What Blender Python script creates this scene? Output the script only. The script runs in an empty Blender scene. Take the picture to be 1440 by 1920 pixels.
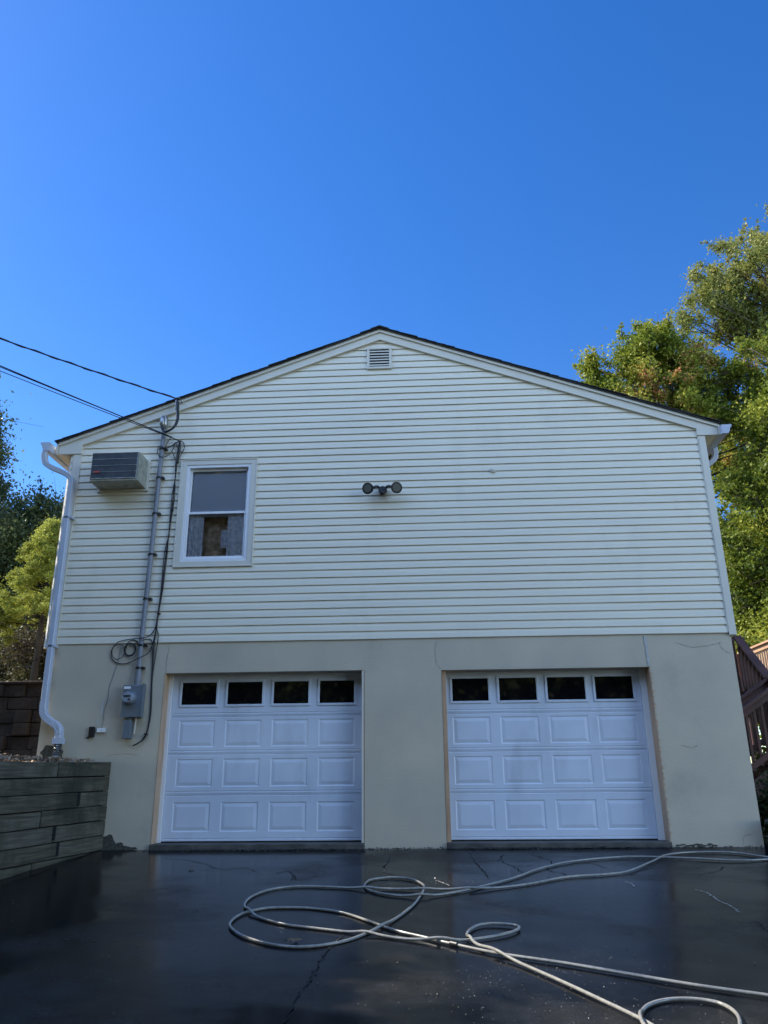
import bpy, math, random
import numpy as np
from mathutils import Vector, Matrix, noise
R = math.radians
random.seed(7); rng = np.random.default_rng(7)
C = bpy.context.scene.collection
sc = bpy.context.scene

# ------------------------------------------------------------------ camera
cd = bpy.data.cameras.new('camera'); cam = bpy.data.objects.new('camera', cd); C.objects.link(cam)
cd.sensor_fit = 'HORIZONTAL'; cd.sensor_width = 36.0; cd.lens = 36.05
cd.clip_start = 0.05; cd.clip_end = 2000
r1 = (0.99855856, 0.0529728, -0.0086417); u1 = (0.02572857, -0.33111918, 0.94323811); fw = (-0.04710453, 0.94210083, 0.33200481)
M = Matrix(((r1[0], u1[0], -fw[0], 0.0), (r1[1], u1[1], -fw[1], -9.652), (r1[2], u1[2], -fw[2], 0.711), (0, 0, 0, 1)))
cam.matrix_world = M
sc.camera = cam
sc.render.resolution_x = 768; sc.render.resolution_y = 1024

# ------------------------------------------------------------------ sky, sun, exposure
SUN_EL = 44.0; SUN_AZ = 15.0            # azimuth: degrees behind the facade plane, seen from the left (-X)
sd = Vector((-math.cos(R(SUN_AZ))*math.cos(R(SUN_EL)), math.sin(R(SUN_AZ))*math.cos(R(SUN_EL)), math.sin(R(SUN_EL))))
w = bpy.data.worlds.new('World'); sc.world = w; w.use_nodes = True
nt = w.node_tree; nt.nodes.clear()
sky = nt.nodes.new('ShaderNodeTexSky'); sky.sky_type = 'NISHITA'; sky.sun_disc = False
sky.sun_elevation = R(SUN_EL); sky.sun_rotation = math.atan2(sd.x, sd.y)
sky.altitude = 100; sky.air_density = 1.0; sky.dust_density = 0.15; sky.ozone_density = 2.2
hs = nt.nodes.new('ShaderNodeHueSaturation'); hs.inputs['Saturation'].default_value = 1.36; hs.inputs['Hue'].default_value = 0.512; hs.inputs['Value'].default_value = 1.16       # deep blue sky over the house
hb = nt.nodes.new('ShaderNodeHueSaturation'); hb.inputs['Saturation'].default_value = 0.98; hb.inputs['Value'].default_value = 3.8   # sky behind the viewer boosted to fill the shaded facade
tc_ = nt.nodes.new('ShaderNodeTexCoord'); sx = nt.nodes.new('ShaderNodeSeparateXYZ'); nt.links.new(tc_.outputs['Generated'], sx.inputs[0])
mr = nt.nodes.new('ShaderNodeMapRange'); mr.interpolation_type = 'SMOOTHSTEP'; mr.inputs['From Min'].default_value = 0.0; mr.inputs['From Max'].default_value = -0.6
nt.links.new(sx.outputs['Y'], mr.inputs['Value'])
mx = nt.nodes.new('ShaderNodeMix'); mx.data_type = 'RGBA'
bg = nt.nodes.new('ShaderNodeBackground'); bg.inputs['Strength'].default_value = 0.10
wo = nt.nodes.new('ShaderNodeOutputWorld')
nt.links.new(sky.outputs[0], hs.inputs['Color']); nt.links.new(sky.outputs[0], hb.inputs['Color'])
nt.links.new(mr.outputs[0], mx.inputs['Factor']); nt.links.new(hs.outputs[0], mx.inputs['A']); nt.links.new(hb.outputs[0], mx.inputs['B'])
nt.links.new(mx.outputs['Result'], bg.inputs['Color']); nt.links.new(bg.outputs[0], wo.inputs['Surface'])
sl = bpy.data.lights.new('sun', 'SUN'); sl.energy = 5.0; sl.angle = R(0.5); sl.color = (1.0, 0.93, 0.80)
so = bpy.data.objects.new('sun', sl); C.objects.link(so)
so.rotation_euler = (-sd).to_track_quat('-Z', 'Y').to_euler(); so.location = (-20, 5, 20)
sc.view_settings.view_transform = 'Standard'; sc.view_settings.look = 'None'
sc.view_settings.exposure = 1.0; sc.view_settings.gamma = 1.0

# ------------------------------------------------------------------ materials
MATS = {}
def mat(name, col, rough=0.6, col2=None, scale=8.0, bump=0.0, bscale=40.0, metal=0.0, spec=0.5, detail=4.0,
        stretch=(1, 1, 1), lo=0.35, hi=0.65, coat=0.0, rough2=None, dist=0.01, dirt=None):
    if name in MATS: return MATS[name]
    m = bpy.data.materials.new(name); m.use_nodes = True; t = m.node_tree; b = t.nodes['Principled BSDF']
    b.inputs['Base Color'].default_value = (*col, 1); b.inputs['Roughness'].default_value = rough
    b.inputs['Metallic'].default_value = metal; b.inputs['Specular IOR Level'].default_value = spec
    b.inputs['Coat Weight'].default_value = coat
    g = t.nodes.new('ShaderNodeNewGeometry'); mp = t.nodes.new('ShaderNodeMapping'); mp.inputs['Scale'].default_value = stretch
    t.links.new(g.outputs['Position'], mp.inputs['Vector'])
    if col2 is not None or rough2 is not None:
        n = t.nodes.new('ShaderNodeTexNoise'); n.inputs['Scale'].default_value = scale; n.inputs['Detail'].default_value = detail
        t.links.new(mp.outputs[0], n.inputs['Vector'])
        r = t.nodes.new('ShaderNodeMapRange'); r.inputs['From Min'].default_value = lo; r.inputs['From Max'].default_value = hi
        t.links.new(n.outputs['Fac'], r.inputs['Value'])
        if col2 is not None:
            x = t.nodes.new('ShaderNodeMix'); x.data_type = 'RGBA'
            x.inputs['A'].default_value = (*col, 1); x.inputs['B'].default_value = (*col2, 1)
            t.links.new(r.outputs[0], x.inputs['Factor']); t.links.new(x.outputs['Result'], b.inputs['Base Color'])
        if rough2 is not None:
            x = t.nodes.new('ShaderNodeMix'); x.inputs['A'].default_value = rough; x.inputs['B'].default_value = rough2
            t.links.new(r.outputs[0], x.inputs['Factor']); t.links.new(x.outputs['Result'], b.inputs['Roughness'])
    if bump:
        n2 = t.nodes.new('ShaderNodeTexNoise'); n2.inputs['Scale'].default_value = bscale; n2.inputs['Detail'].default_value = 5
        t.links.new(mp.outputs[0], n2.inputs['Vector'])
        bp = t.nodes.new('ShaderNodeBump'); bp.inputs['Strength'].default_value = bump; bp.inputs['Distance'].default_value = dist
        t.links.new(n2.outputs['Fac'], bp.inputs['Height']); t.links.new(bp.outputs[0], b.inputs['Normal'])
    if dirt:                                        # blotchy dirt or moss: colour, noise scale, stretch, range, amount
        dc, ds, dst, dlo, dhi, am = dirt
        mp2 = t.nodes.new('ShaderNodeMapping'); mp2.inputs['Scale'].default_value = dst; t.links.new(g.outputs['Position'], mp2.inputs['Vector'])
        n3 = t.nodes.new('ShaderNodeTexNoise'); n3.inputs['Scale'].default_value = ds; n3.inputs['Detail'].default_value = 8; n3.inputs['Roughness'].default_value = 0.65; t.links.new(mp2.outputs[0], n3.inputs['Vector'])
        r3 = t.nodes.new('ShaderNodeMapRange'); r3.inputs['From Min'].default_value = dlo; r3.inputs['From Max'].default_value = dhi; r3.inputs['To Max'].default_value = am; t.links.new(n3.outputs['Fac'], r3.inputs['Value'])
        x3 = t.nodes.new('ShaderNodeMix'); x3.data_type = 'RGBA'; x3.inputs['B'].default_value = (*dc, 1)
        src = b.inputs['Base Color'].links[0].from_socket; t.links.new(src, x3.inputs['A']); t.links.new(r3.outputs[0], x3.inputs['Factor']); t.links.new(x3.outputs['Result'], b.inputs['Base Color'])
    MATS[name] = m
    return m

siding_m = mat('vinyl_siding', (0.79, 0.725, 0.585), 0.42, (0.74, 0.68, 0.555), 1.3, 0.12, 30, stretch=(0.5, 1, 6), dirt=((0.50, 0.47, 0.39), 1.0, (1.2, 1, 0.5), 0.55, 0.80, 0.45))
trim_m = mat('cream_trim', (0.69, 0.645, 0.55), 0.45, (0.64, 0.60, 0.52), 2.0)
gutter_m = mat('white_aluminium', (0.50, 0.54, 0.64), 0.35, (0.45, 0.49, 0.58), 4.0)
door_m = mat('white_door_paint', (0.63, 0.68, 0.78), 0.38, (0.59, 0.635, 0.73), 3.0, 0.05, 160, dirt=((0.27, 0.31, 0.36), 1.6, (1, 1, 0.4), 0.56, 0.80, 0.5))
white_m = mat('white_vinyl', (0.78, 0.78, 0.80), 0.35)
stucco_m = mat('beige_stucco', (0.560, 0.485, 0.370), 0.85, (0.460, 0.408, 0.320), 1.4, 0.22, 38, detail=11, lo=0.35, hi=0.72, dist=0.010, dirt=((0.27, 0.25, 0.195), 1.1, (1, 1, 0.8), 0.56, 0.80, 0.55))
jamb_m = mat('bare_tan_jamb', (0.55, 0.38, 0.25), 0.8, (0.47, 0.30, 0.19), 9, 0.3, 40, stretch=(1, 1, 0.3))
conc_m = mat('concrete_sill', (0.11, 0.10, 0.088), 0.8, (0.055, 0.052, 0.046), 6, 0.4, 40)
shingle_m = mat('dark_shingle', (0.035, 0.036, 0.042), 0.9, (0.018, 0.018, 0.02), 14, 0.5, 90)
black_m = mat('black_plastic', (0.012, 0.012, 0.014), 0.4)
rubber_m = mat('black_rubber', (0.008, 0.008, 0.008), 0.7)
cable_m = mat('black_cable', (0.012, 0.012, 0.016), 0.5)
grey_m = mat('grey_pvc', (0.24, 0.25, 0.28), 0.5, (0.20, 0.21, 0.24), 5)
metal_m = mat('grey_meter_steel', (0.20, 0.23, 0.27), 0.45, (0.16, 0.19, 0.23), 6, metal=0.3)
alu_m = mat('dull_aluminium', (0.45, 0.45, 0.46), 0.35, (0.25, 0.25, 0.25), 20, metal=0.8)
flex_m = mat('crinkled_aluminium', (0.50, 0.50, 0.50), 0.3, (0.12, 0.12, 0.11), 18, 0.8, 60, metal=0.9)
red_m = mat('red_badge', (0.45, 0.06, 0.05), 0.4)
acside_m = mat('ac_cream_case', (0.40, 0.38, 0.31), 0.5, (0.24, 0.25, 0.19), 14, lo=0.45, hi=0.7)
acgrille_m = mat('ac_dark_grille', (0.035, 0.04, 0.05), 0.5, (0.06, 0.065, 0.075), 12)
shade_m = mat('grey_roller_shade', (0.70, 0.76, 0.88), 0.8)
curtain_m = mat('lace_curtain', (0.93, 0.93, 0.97), 0.8, (0.70, 0.70, 0.80), 22, detail=3, lo=0.42, hi=0.58)
room_m = mat('reflection_brown_room', (0.80, 0.56, 0.38), 0.8, (0.34, 0.22, 0.13), 14, detail=8)  # mottled brown imitates foliage reflected in the lower pane
pane_dark = mat('dark_garage_glass', (0.004, 0.004, 0.006), 0.03, spec=0.6)
hose_m = mat('beige_hose', (0.27, 0.26, 0.23), 0.22, (0.20, 0.19, 0.17), 30, coat=0.6)
timber_m = mat('weathered_timber', (0.125, 0.105, 0.070), 0.8, (0.050, 0.044, 0.027), 1.6, 0.9, 6, stretch=(1.5, 1.5, 22), detail=12, lo=0.36, hi=0.66, dist=0.014, dirt=((0.018, 0.021, 0.012), 2.2, (1, 1, 0.6), 0.45, 0.62, 0.8))
timber2_m = mat('weathered_timber_grey', (0.150, 0.135, 0.100), 0.8, (0.062, 0.056, 0.038), 1.8, 0.9, 6, stretch=(1.4, 1.4, 26), detail=12, lo=0.36, hi=0.66, dist=0.014, dirt=((0.050, 0.050, 0.028), 2.6, (1, 1, 0.5), 0.47, 0.62, 0.75))
block_m = mat('dark_retaining_block', (0.034, 0.027, 0.027), 0.9, (0.013, 0.011, 0.012), 5, 1.0, 16, dist=0.035)
mulch_m = mat('mulch_soil', (0.09, 0.06, 0.04), 0.95, (0.03, 0.02, 0.015), 6, 1.0, 30, dist=0.03)
redwood_m = mat('red_brown_stain', (0.110, 0.042, 0.030), 0.65, (0.070, 0.028, 0.020), 5, 0.25, 30)
bark_m = mat('bark', (0.075, 0.055, 0.04), 0.9, (0.035, 0.027, 0.02), 8, 0.8, 20, stretch=(1, 1, 0.25), dist=0.02)
barkg_m = mat('grey_bark', (0.17, 0.15, 0.13), 0.9, (0.08, 0.07, 0.06), 6, 0.5, 20)
bin_m = mat('dark_plastic_tub', (0.035, 0.04, 0.045), 0.5)
ground_m = mat('leafy_ground', (0.07, 0.085, 0.03), 0.95, (0.08, 0.055, 0.03), 0.8, 0.8, 12, dist=0.04)
leaf_m = mat('dry_leaf', (0.24, 0.15, 0.075), 0.7, (0.15, 0.09, 0.05), 30)
litter_m = mat('pale_leaf_litter', (0.42, 0.30, 0.20), 0.8, (0.16, 0.10, 0.06), 25)
gravel_m = mat('wet_gravel', (0.10, 0.09, 0.07), 0.5, (0.04, 0.038, 0.03), 40)
stain_m = mat('dark_moss_stain', (0.045, 0.046, 0.036), 0.85, (0.085, 0.085, 0.065), 30, 0.5, 60)
peel_m = mat('peeled_white_patch', (0.52, 0.53, 0.52), 0.7, (0.36, 0.36, 0.33), 60)
crack_m = mat('crack_line', (0.004, 0.004, 0.004), 0.9)
wetcrack_m = mat('crack_glint', (0.40, 0.37, 0.32), 0.3, (0.25, 0.23, 0.2), 60)  # pale colour paints glints along the wet cracks
hair_m = mat('stucco_hairline', (0.29, 0.265, 0.21), 0.9)

def glass_mat():
    m = bpy.data.materials.new('window_glass'); m.use_nodes = True; t = m.node_tree; t.nodes.clear()
    o = t.nodes.new('ShaderNodeOutputMaterial'); tr = t.nodes.new('ShaderNodeBsdfTransparent'); gl = t.nodes.new('ShaderNodeBsdfGlossy')
    gl.inputs['Roughness'].default_value = 0.01; tr.inputs['Color'].default_value = (0.99, 0.99, 1, 1)
    f = t.nodes.new('ShaderNodeFresnel'); f.inputs['IOR'].default_value = 1.42
    x = t.nodes.new('ShaderNodeMixShader'); t.links.new(f.outputs[0], x.inputs[0]); t.links.new(tr.outputs[0], x.inputs[1]); t.links.new(gl.outputs[0], x.inputs[2])
    t.links.new(x.outputs[0], o.inputs['Surface']); return m
glass_m = glass_mat()

def leafmat(name, cols, transl=0.26, rough=0.5):
    m = bpy.data.materials.new(name); m.use_nodes = True; t = m.node_tree; t.nodes.clear()
    o = t.nodes.new('ShaderNodeOutputMaterial'); g = t.nodes.new('ShaderNodeNewGeometry')
    rp = t.nodes.new('ShaderNodeValToRGB'); e = rp.color_ramp.elements
    for i, (p, c) in enumerate(cols):
        if i < 2: el = e[i]; el.position = p
        else: el = e.new(p)
        el.color = (*c, 1)
    n = t.nodes.new('ShaderNodeTexNoise'); n.inputs['Scale'].default_value = 0.55; n.inputs['Detail'].default_value = 2
    t.links.new(g.outputs['Position'], n.inputs['Vector'])
    a = t.nodes.new('ShaderNodeMath'); a.operation = 'MULTIPLY_ADD'; a.inputs[1].default_value = 0.45; t.links.new(g.outputs['Random Per Island'], a.inputs[0])
    b2 = t.nodes.new('ShaderNodeMapRange'); b2.inputs['From Min'].default_value = 0.36; b2.inputs['From Max'].default_value = 0.64; b2.inputs['To Max'].default_value = 0.60
    t.links.new(n.outputs['Fac'], b2.inputs['Value']); t.links.new(b2.outputs[0], a.inputs[2]); t.links.new(a.outputs[0], rp.inputs[0])
    d = t.nodes.new('ShaderNodeBsdfPrincipled'); d.inputs['Roughness'].default_value = rough; d.inputs['Specular IOR Level'].default_value = 0.15
    tl = t.nodes.new('ShaderNodeBsdfTranslucent'); x = t.nodes.new('ShaderNodeMixShader'); x.inputs[0].default_value = transl
    t.links.new(rp.outputs[0], d.inputs['Base Color'])
    hsn = t.nodes.new('ShaderNodeHueSaturation'); hsn.inputs['Value'].default_value = 1.9; t.links.new(rp.outputs[0], hsn.inputs['Color']); t.links.new(hsn.outputs[0], tl.inputs['Color'])
    t.links.new(d.outputs[0], x.inputs[1]); t.links.new(tl.outputs[0], x.inputs[2]); t.links.new(x.outputs[0], o.inputs['Surface'])
    return m
lm_maple = leafmat('maple_leaves', [(0.0, (0.085, 0.12, 0.014)), (0.60, (0.20, 0.225, 0.026)), (0.82, (0.34, 0.29, 0.06)), (0.97, (0.50, 0.20, 0.10))])
lm_green = leafmat('green_leaves', [(0.0, (0.06, 0.09, 0.012)), (0.6, (0.155, 0.185, 0.022)), (1.0, (0.34, 0.33, 0.05))])
lm_oak = leafmat('oak_leaves', [(0.0, (0.11, 0.13, 0.026)), (0.6, (0.175, 0.185, 0.045)), (1.0, (0.30, 0.26, 0.07))])
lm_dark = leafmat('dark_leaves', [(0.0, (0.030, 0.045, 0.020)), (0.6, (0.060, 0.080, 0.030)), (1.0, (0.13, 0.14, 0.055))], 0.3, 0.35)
lm_spruce = leafmat('spruce_needles', [(0.0, (0.15, 0.17, 0.028)), (0.6, (0.32, 0.33, 0.055)), (1.0, (0.47, 0.46, 0.10))], 0.25, 0.7)
lm_brush = leafmat('brush_leaves', [(0.0, (0.045, 0.032, 0.018)), (0.6, (0.07, 0.06, 0.025)), (1.0, (0.14, 0.15, 0.05))])

def asphalt_mat():
    m = bpy.data.materials.new('wet_asphalt'); m.use_nodes = True; t = m.node_tree; b = t.nodes['Principled BSDF']
    g = t.nodes.new('ShaderNodeNewGeometry'); P = g.outputs['Position']
    def noi(s, d=4, st=None):
        n = t.nodes.new('ShaderNodeTexNoise'); n.inputs['Scale'].default_value = s; n.inputs['Detail'].default_value = d
        if st:
            mp = t.nodes.new('ShaderNodeMapping'); mp.inputs['Scale'].default_value = st; t.links.new(P, mp.inputs['Vector']); t.links.new(mp.outputs[0], n.inputs['Vector'])
        else: t.links.new(P, n.inputs['Vector'])
        return n.outputs['Fac']
    def rng_(v, a, b_, c, d):
        r = t.nodes.new('ShaderNodeMapRange'); r.inputs['From Min'].default_value = a; r.inputs['From Max'].default_value = b_; r.inputs['To Min'].default_value = c; r.inputs['To Max'].default_value = d
        t.links.new(v, r.inputs['Value']); return r.outputs[0]
    big = noi(0.55, 9, (1, 1.3, 1)); wet = rng_(big, 0.49, 0.63, 0, 1)                # 0 = standing film of water, 1 = only damp
    x = t.nodes.new('ShaderNodeMix'); x.data_type = 'RGBA'; x.inputs['A'].default_value = (0.0032, 0.004, 0.0058, 1); x.inputs['B'].default_value = (0.0145, 0.0138, 0.0135, 1)
    t.links.new(wet, x.inputs['Factor'])
    sp = noi(170, 2); y = t.nodes.new('ShaderNodeMix'); y.data_type = 'RGBA'; y.blend_type = 'MULTIPLY'; y.inputs['Factor'].default_value = 1
    t.links.new(x.outputs['Result'], y.inputs['A']); cc = t.nodes.new('ShaderNodeCombineColor'); mm = t.nodes.new('ShaderNodeMath'); mm.operation = 'MULTIPLY'; t.links.new(rng_(sp, 0.35, 0.68, 0.45, 2.3), mm.inputs[0]); t.links.new(rng_(noi(5.5, 6), 0.35, 0.68, 0.7, 1.4), mm.inputs[1]); v = mm.outputs[0]
    for i in range(3): t.links.new(v, cc.inputs[i])
    t.links.new(cc.outputs[0], y.inputs['B']); t.links.new(y.outputs['Result'], b.inputs['Base Color'])
    t.links.new(rng_(wet, 0, 1, 0.15, 0.33), b.inputs['Roughness'])
    b.inputs['IOR'].default_value = 1.22; b.inputs['Specular IOR Level'].default_value = 0.29
    bp = t.nodes.new('ShaderNodeBump'); t.links.new(rng_(wet, 0, 1, 0.05, 0.85), bp.inputs['Strength']); bp.inputs['Distance'].default_value = 0.004; t.links.new(noi(120, 3), bp.inputs['Height'])
    b3 = t.nodes.new('ShaderNodeBump'); b3.inputs['Strength'].default_value = 0.10; b3.inputs['Distance'].default_value = 0.02; t.links.new(noi(2.6, 3), b3.inputs['Height'])
    t.links.new(b3.outputs[0], bp.inputs['Normal']); t.links.new(bp.outputs[0], b.inputs['Normal'])
    return m
asphalt_m = asphalt_mat()

# ------------------------------------------------------------------ mesh helpers
class MB:
    def __init__(s): s.v = []; s.f = []; s.mi = []
    def add(s, vs, fs, mi=0):
        o = len(s.v); s.v += [tuple(p) for p in vs]; s.f += [tuple(i+o for i in f) for f in fs]; s.mi += [mi]*len(fs); return s
    def box(s, x0, x1, y0, y1, z0, z1, mi=0, mtx=None, jit=0):
        vs = [Vector((x, y, z)) for z in (z0, z1) for y in (y0, y1) for x in (x0, x1)]
        if jit: vs = [p+Vector((random.uniform(-jit, jit), random.uniform(-jit, jit), random.uniform(-jit, jit))) for p in vs]
        if mtx: vs = [mtx @ p for p in vs]
        return s.add(vs, [(0, 2, 3, 1), (4, 5, 7, 6), (0, 1, 5, 4), (2, 6, 7, 3), (0, 4, 6, 2), (1, 3, 7, 5)], mi)
    def prism(s, poly, y0, y1, mi=0):                # polygon in XZ, extruded in Y
        n = len(poly); vs = [(x, y0, z) for x, z in poly]+[(x, y1, z) for x, z in poly]
        fs = [tuple(range(n)), tuple(range(2*n-1, n-1, -1))]+[(i, i+n, (i+1) % n+n, (i+1) % n) for i in range(n)]
        return s.add(vs, fs, mi)
    def quad(s, a, b, c, d, mi=0): return s.add([a, b, c, d], [(0, 1, 2, 3)], mi)
    def tube(s, pts, r, n=8, mi=0, prof=None, cap=True, up=None):
        P = [Vector(p) for p in pts]; m = len(P); rs = r if hasattr(r, '__len__') else [r]*m
        t0 = (P[1]-P[0]).normalized(); a = up or (Vector((0, 0, 1)) if abs(t0.z) < 0.9 else Vector((1, 0, 0)))
        u = (a-t0*a.dot(t0)).normalized(); vs = []
        for i in range(m):
            t = (P[min(i+1, m-1)]-P[max(i-1, 0)]).normalized(); u = (u-t*u.dot(t)).normalized(); b = t.cross(u)
            for k in range(n if prof is None else len(prof)):
                if prof is None: an = 2*math.pi*k/n; c, d = math.cos(an)*rs[i], math.sin(an)*rs[i]
                else: c, d = prof[k][0]*rs[i], prof[k][1]*rs[i]
                vs.append(P[i]+u*c+b*d)
        n = n if prof is None else len(prof)
        fs = [(i*n+k, i*n+(k+1) % n, (i+1)*n+(k+1) % n, (i+1)*n+k) for i in range(m-1) for k in range(n)]
        if cap: fs += [tuple(range(n-1, -1, -1)), tuple((m-1)*n+k for k in range(n))]
        return s.add(vs, fs, mi)
    def cyl(s, p, q, r, n=16, mi=0): return s.tube([p, q], r, n, mi)
    def build(s, name, mats, parent=None, smooth=False, bevel=0):
        me = bpy.data.meshes.new(name); me.from_pydata(s.v, [], s.f)
        for m in (mats if isinstance(mats, (list, tuple)) else [mats]): me.materials.append(m)
        me.polygons.foreach_set('material_index', s.mi); 
        if smooth: me.polygons.foreach_set('use_smooth', [True]*len(s.f))
        me.update(); o = bpy.data.objects.new(name, me); C.objects.link(o)
        if parent: o.parent = parent
        if bevel:
            md = o.modifiers.new('bevel', 'BEVEL'); md.width = bevel; md.segments = 2; md.limit_method = 'ANGLE'
        return o
def tag(o, label=None, cat=None, group=None, kind=None):
    for k, v in (('label', label), ('category', cat), ('group', group), ('kind', kind)):
        if v: o[k] = v
    return o
def empty(name, label, cat, loc=(0, 0, 0), group=None):
    o = bpy.data.objects.new(name, None); C.objects.link(o); o.location = loc; o.empty_display_size = 0.1
    return tag(o, label, cat, group)
def crom(pts, k=8):                                # Catmull-Rom
    P = [Vector(p) for p in pts]; P = [P[0]*2-P[1]]+P+[P[-1]*2-P[-2]]; out = []
    for i in range(1, len(P)-2):
        for j in range(k):
            t = j/k; a, b, c, d = P[i-1], P[i], P[i+1], P[i+2]
            out.append(0.5*((2*b)+(-a+c)*t+(2*a-5*b+4*c-d)*t*t+(-a+3*b-3*c+d)*t**3))
    out.append(P[-2]); return out
def local(o, loc):                                  # meshes are written in world space: shift them under an Empty standing at loc
    for ch in o.children: ch.location = (-loc[0], -loc[1], -loc[2])

SL = 0.077
def gz(y):
    if y >= 0: return 0.0
    return SL*max(y, -13.0)

# ------------------------------------------------------------------ ground
def drive():
    mb = MB(); xs = [-6.6+i*0.4 for i in range(31)]; ys = [0.6-0.4*j for j in range(60)]
    vs = [(x, y, gz(y)+(0.008*noise.noise(Vector((x*0.6, y*0.6, 0))) if y < -0.3 else 0)) for y in ys for x in xs]; n = len(xs)
    fs = [(j*n+i, (j+1)*n+i, (j+1)*n+i+1, j*n+i+1) for j in range(len(ys)-1) for i in range(n-1)]
    mb.add(vs, fs)
    return tag(mb.build('driveway', asphalt_m, smooth=True), kind='structure')
drive()
def bigground():
    mb = MB(); xs = [-400, -150, -60, -20, -6.6, 0, 5.4, 12, 30, 80, 200, 400]; ys = [400, 150, 60, 25, 10, 3, 0.5, 0.0, -13, -25, -60, -150, -400]
    vs = [(x, y, gz(y)-0.05) for y in ys for x in xs]; n = len(xs)
    mb.add(vs, [(j*n+i, (j+1)*n+i, (j+1)*n+i+1, j*n+i+1) for j in range(len(ys)-1) for i in range(n-1)])
    return tag(mb.build('ground', ground_m), kind='structure')
bigground()
def wallx(y): return -3.835+0.175*y if y > -1.9 else -4.1675+0.12*(y+1.9)      # timber wall line
# planting bed behind the timber wall, and the upper terrace behind the block wall
mb = MB(); ys = [0.95-0.35*i for i in range(28)]; us = [0, 0.3, 0.7, 1.2, 2, 3.2, 5, 9, 20]
vs = []
for y in ys:
    for u in us:
        x = wallx(min(y, 0))-0.12-u
        if y > 0: x = min(x, -4.80-u)
        vs.append((x, y, 0.955+0.02*y*(y < 0)*0.5+0.06*min(u, 3)*0.5+0.03*noise.noise(Vector((x*2, y*2, 1)))*(u > 0)))
n = len(us); mb.add(vs, [(j*n+i, j*n+i+1, (j+1)*n+i+1, (j+1)*n+i) for j in range(len(ys)-1) for i in range(n-1)])
tag(mb.build('planting_bed', mulch_m, smooth=True), kind='structure')
def tz(y): return 2.03+0.085*(min(y, 12)-0.9)+0.04*max(0, min(y-12, 20))
mb = MB(); ys = [0.93, 1.5, 2.5, 4, 6, 8, 10, 12, 16, 22, 32, 60, 200]; xs = [-4.92, -5.5, -6.5, -8, -10, -13, -20, -40, -200]
vs = [(x, y, tz(y)+0.05*noise.noise(Vector((x, y, 3)))*(y > 1)) for y in ys for x in xs]; n = len(xs)
mb.add(vs, [(j*n+i, j*n+i+1, (j+1)*n+i+1, (j+1)*n+i) for j in range(len(ys)-1) for i in range(n-1)])
tag(mb.build('terrace', mulch_m, smooth=True), kind='structure')
# litter on the bed
def litter(name, n, fn, m, size, label, cat):
    mb = MB()
    for i in range(n):
        c = Vector(fn()); s = size*random.uniform(0.5, 1.3); e = Matrix.Rotation(random.uniform(0, 6.28), 3, 'Z') @ Matrix.Rotation(random.gauss(0, 0.7), 3, 'X') @ Matrix.Rotation(random.gauss(0, 0.7), 3, 'Y')
        vs = [c+e @ Vector(p)*s for p in ((-1, 0, 0), (-0.1, -0.45, 0.12), (1, 0, 0), (0.1, 0.45, 0.12))]
        mb.add(vs, [(0, 1, 2, 3)])
    return tag(mb.build(name, m), label, cat, kind='stuff')
def bedpt():
    y = random.uniform(-3.2, 0.75); u = abs(random.gauss(0, 1.0))+0.05
    x = wallx(min(y, 0))-0.12-u
    if y > 0: x = min(x, -4.85-u)
    h = 0.14*math.exp(-((x+5.6)**2+(y+0.1)**2)/0.35)
    return (x, y, 0.975+0.03*min(u, 3)+h*random.random()+random.random()*0.03)
litter('leaf_litter', 2600, bedpt, litter_m, 0.035, 'dry pale leaves and clippings heaped on the bed above the timber wall', 'leaf litter')

# ------------------------------------------------------------------ timber wall
mb = MB(); H = 0.165
for k in range(9):
    z1 = 0.975-k*H; z0 = z1-H+0.011; s = -0.02; off = [1.05, 0.75, 0.62, 1.25, 1.0, 0.9, 1.3, 0.5, 1.0][k]; first = True
    while s < 8.2:
        L = off if first else 2.4; first = False; a, b = max(s, 0.004), s+L-0.006; s += L
        pts = []
        for q in (a, b):
            y = -q*0.985; pts.append(Vector((wallx(y), y, 0)))
        d = (pts[1]-pts[0]).normalized(); nrm = Vector((-d.y, d.x, 0)); 
        if nrm.x < 0: nrm = -nrm
        o_ = random.uniform(-0.006, 0.010); dz = random.uniform(-0.002, 0.002)
        nseg = 6; vs = []
        drop = lambda y: -0.02*(-y)                     # the courses run slightly down towards the street
        for i in range(nseg+1):
            p = pts[0].lerp(pts[1], i/nseg); w_ = 0.004*noise.noise(Vector((p.y*3, k*3.1, 0)))
            for (q, z) in ((o_+w_, z0+dz), (o_+w_, z1+dz), (-0.15, z1+dz), (-0.15, z0+dz)):
                e = p+nrm*q; vs.append((e.x, e.y, z+drop(p.y)))
        fs = [(i*4+j, (i+1)*4+j, (i+1)*4+(j+1) % 4, i*4+(j+1) % 4) for i in range(nseg) for j in range(4)]+[(0, 1, 2, 3), (nseg*4+3, nseg*4+2, nseg*4+1, nseg*4)]
        mb.add(vs, fs, 0 if random.random() < 0.5 else 1)
        # rotten dark joint gap
        if 0.3 < b < 7 and k in (2, 4, 5):
            e = pts[1]+nrm*(o_+0.003); mb.box(-0.004, 0.004, -0.03, 0.03, z0, z1-0.01, 2, Matrix.Translation(e))
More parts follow.
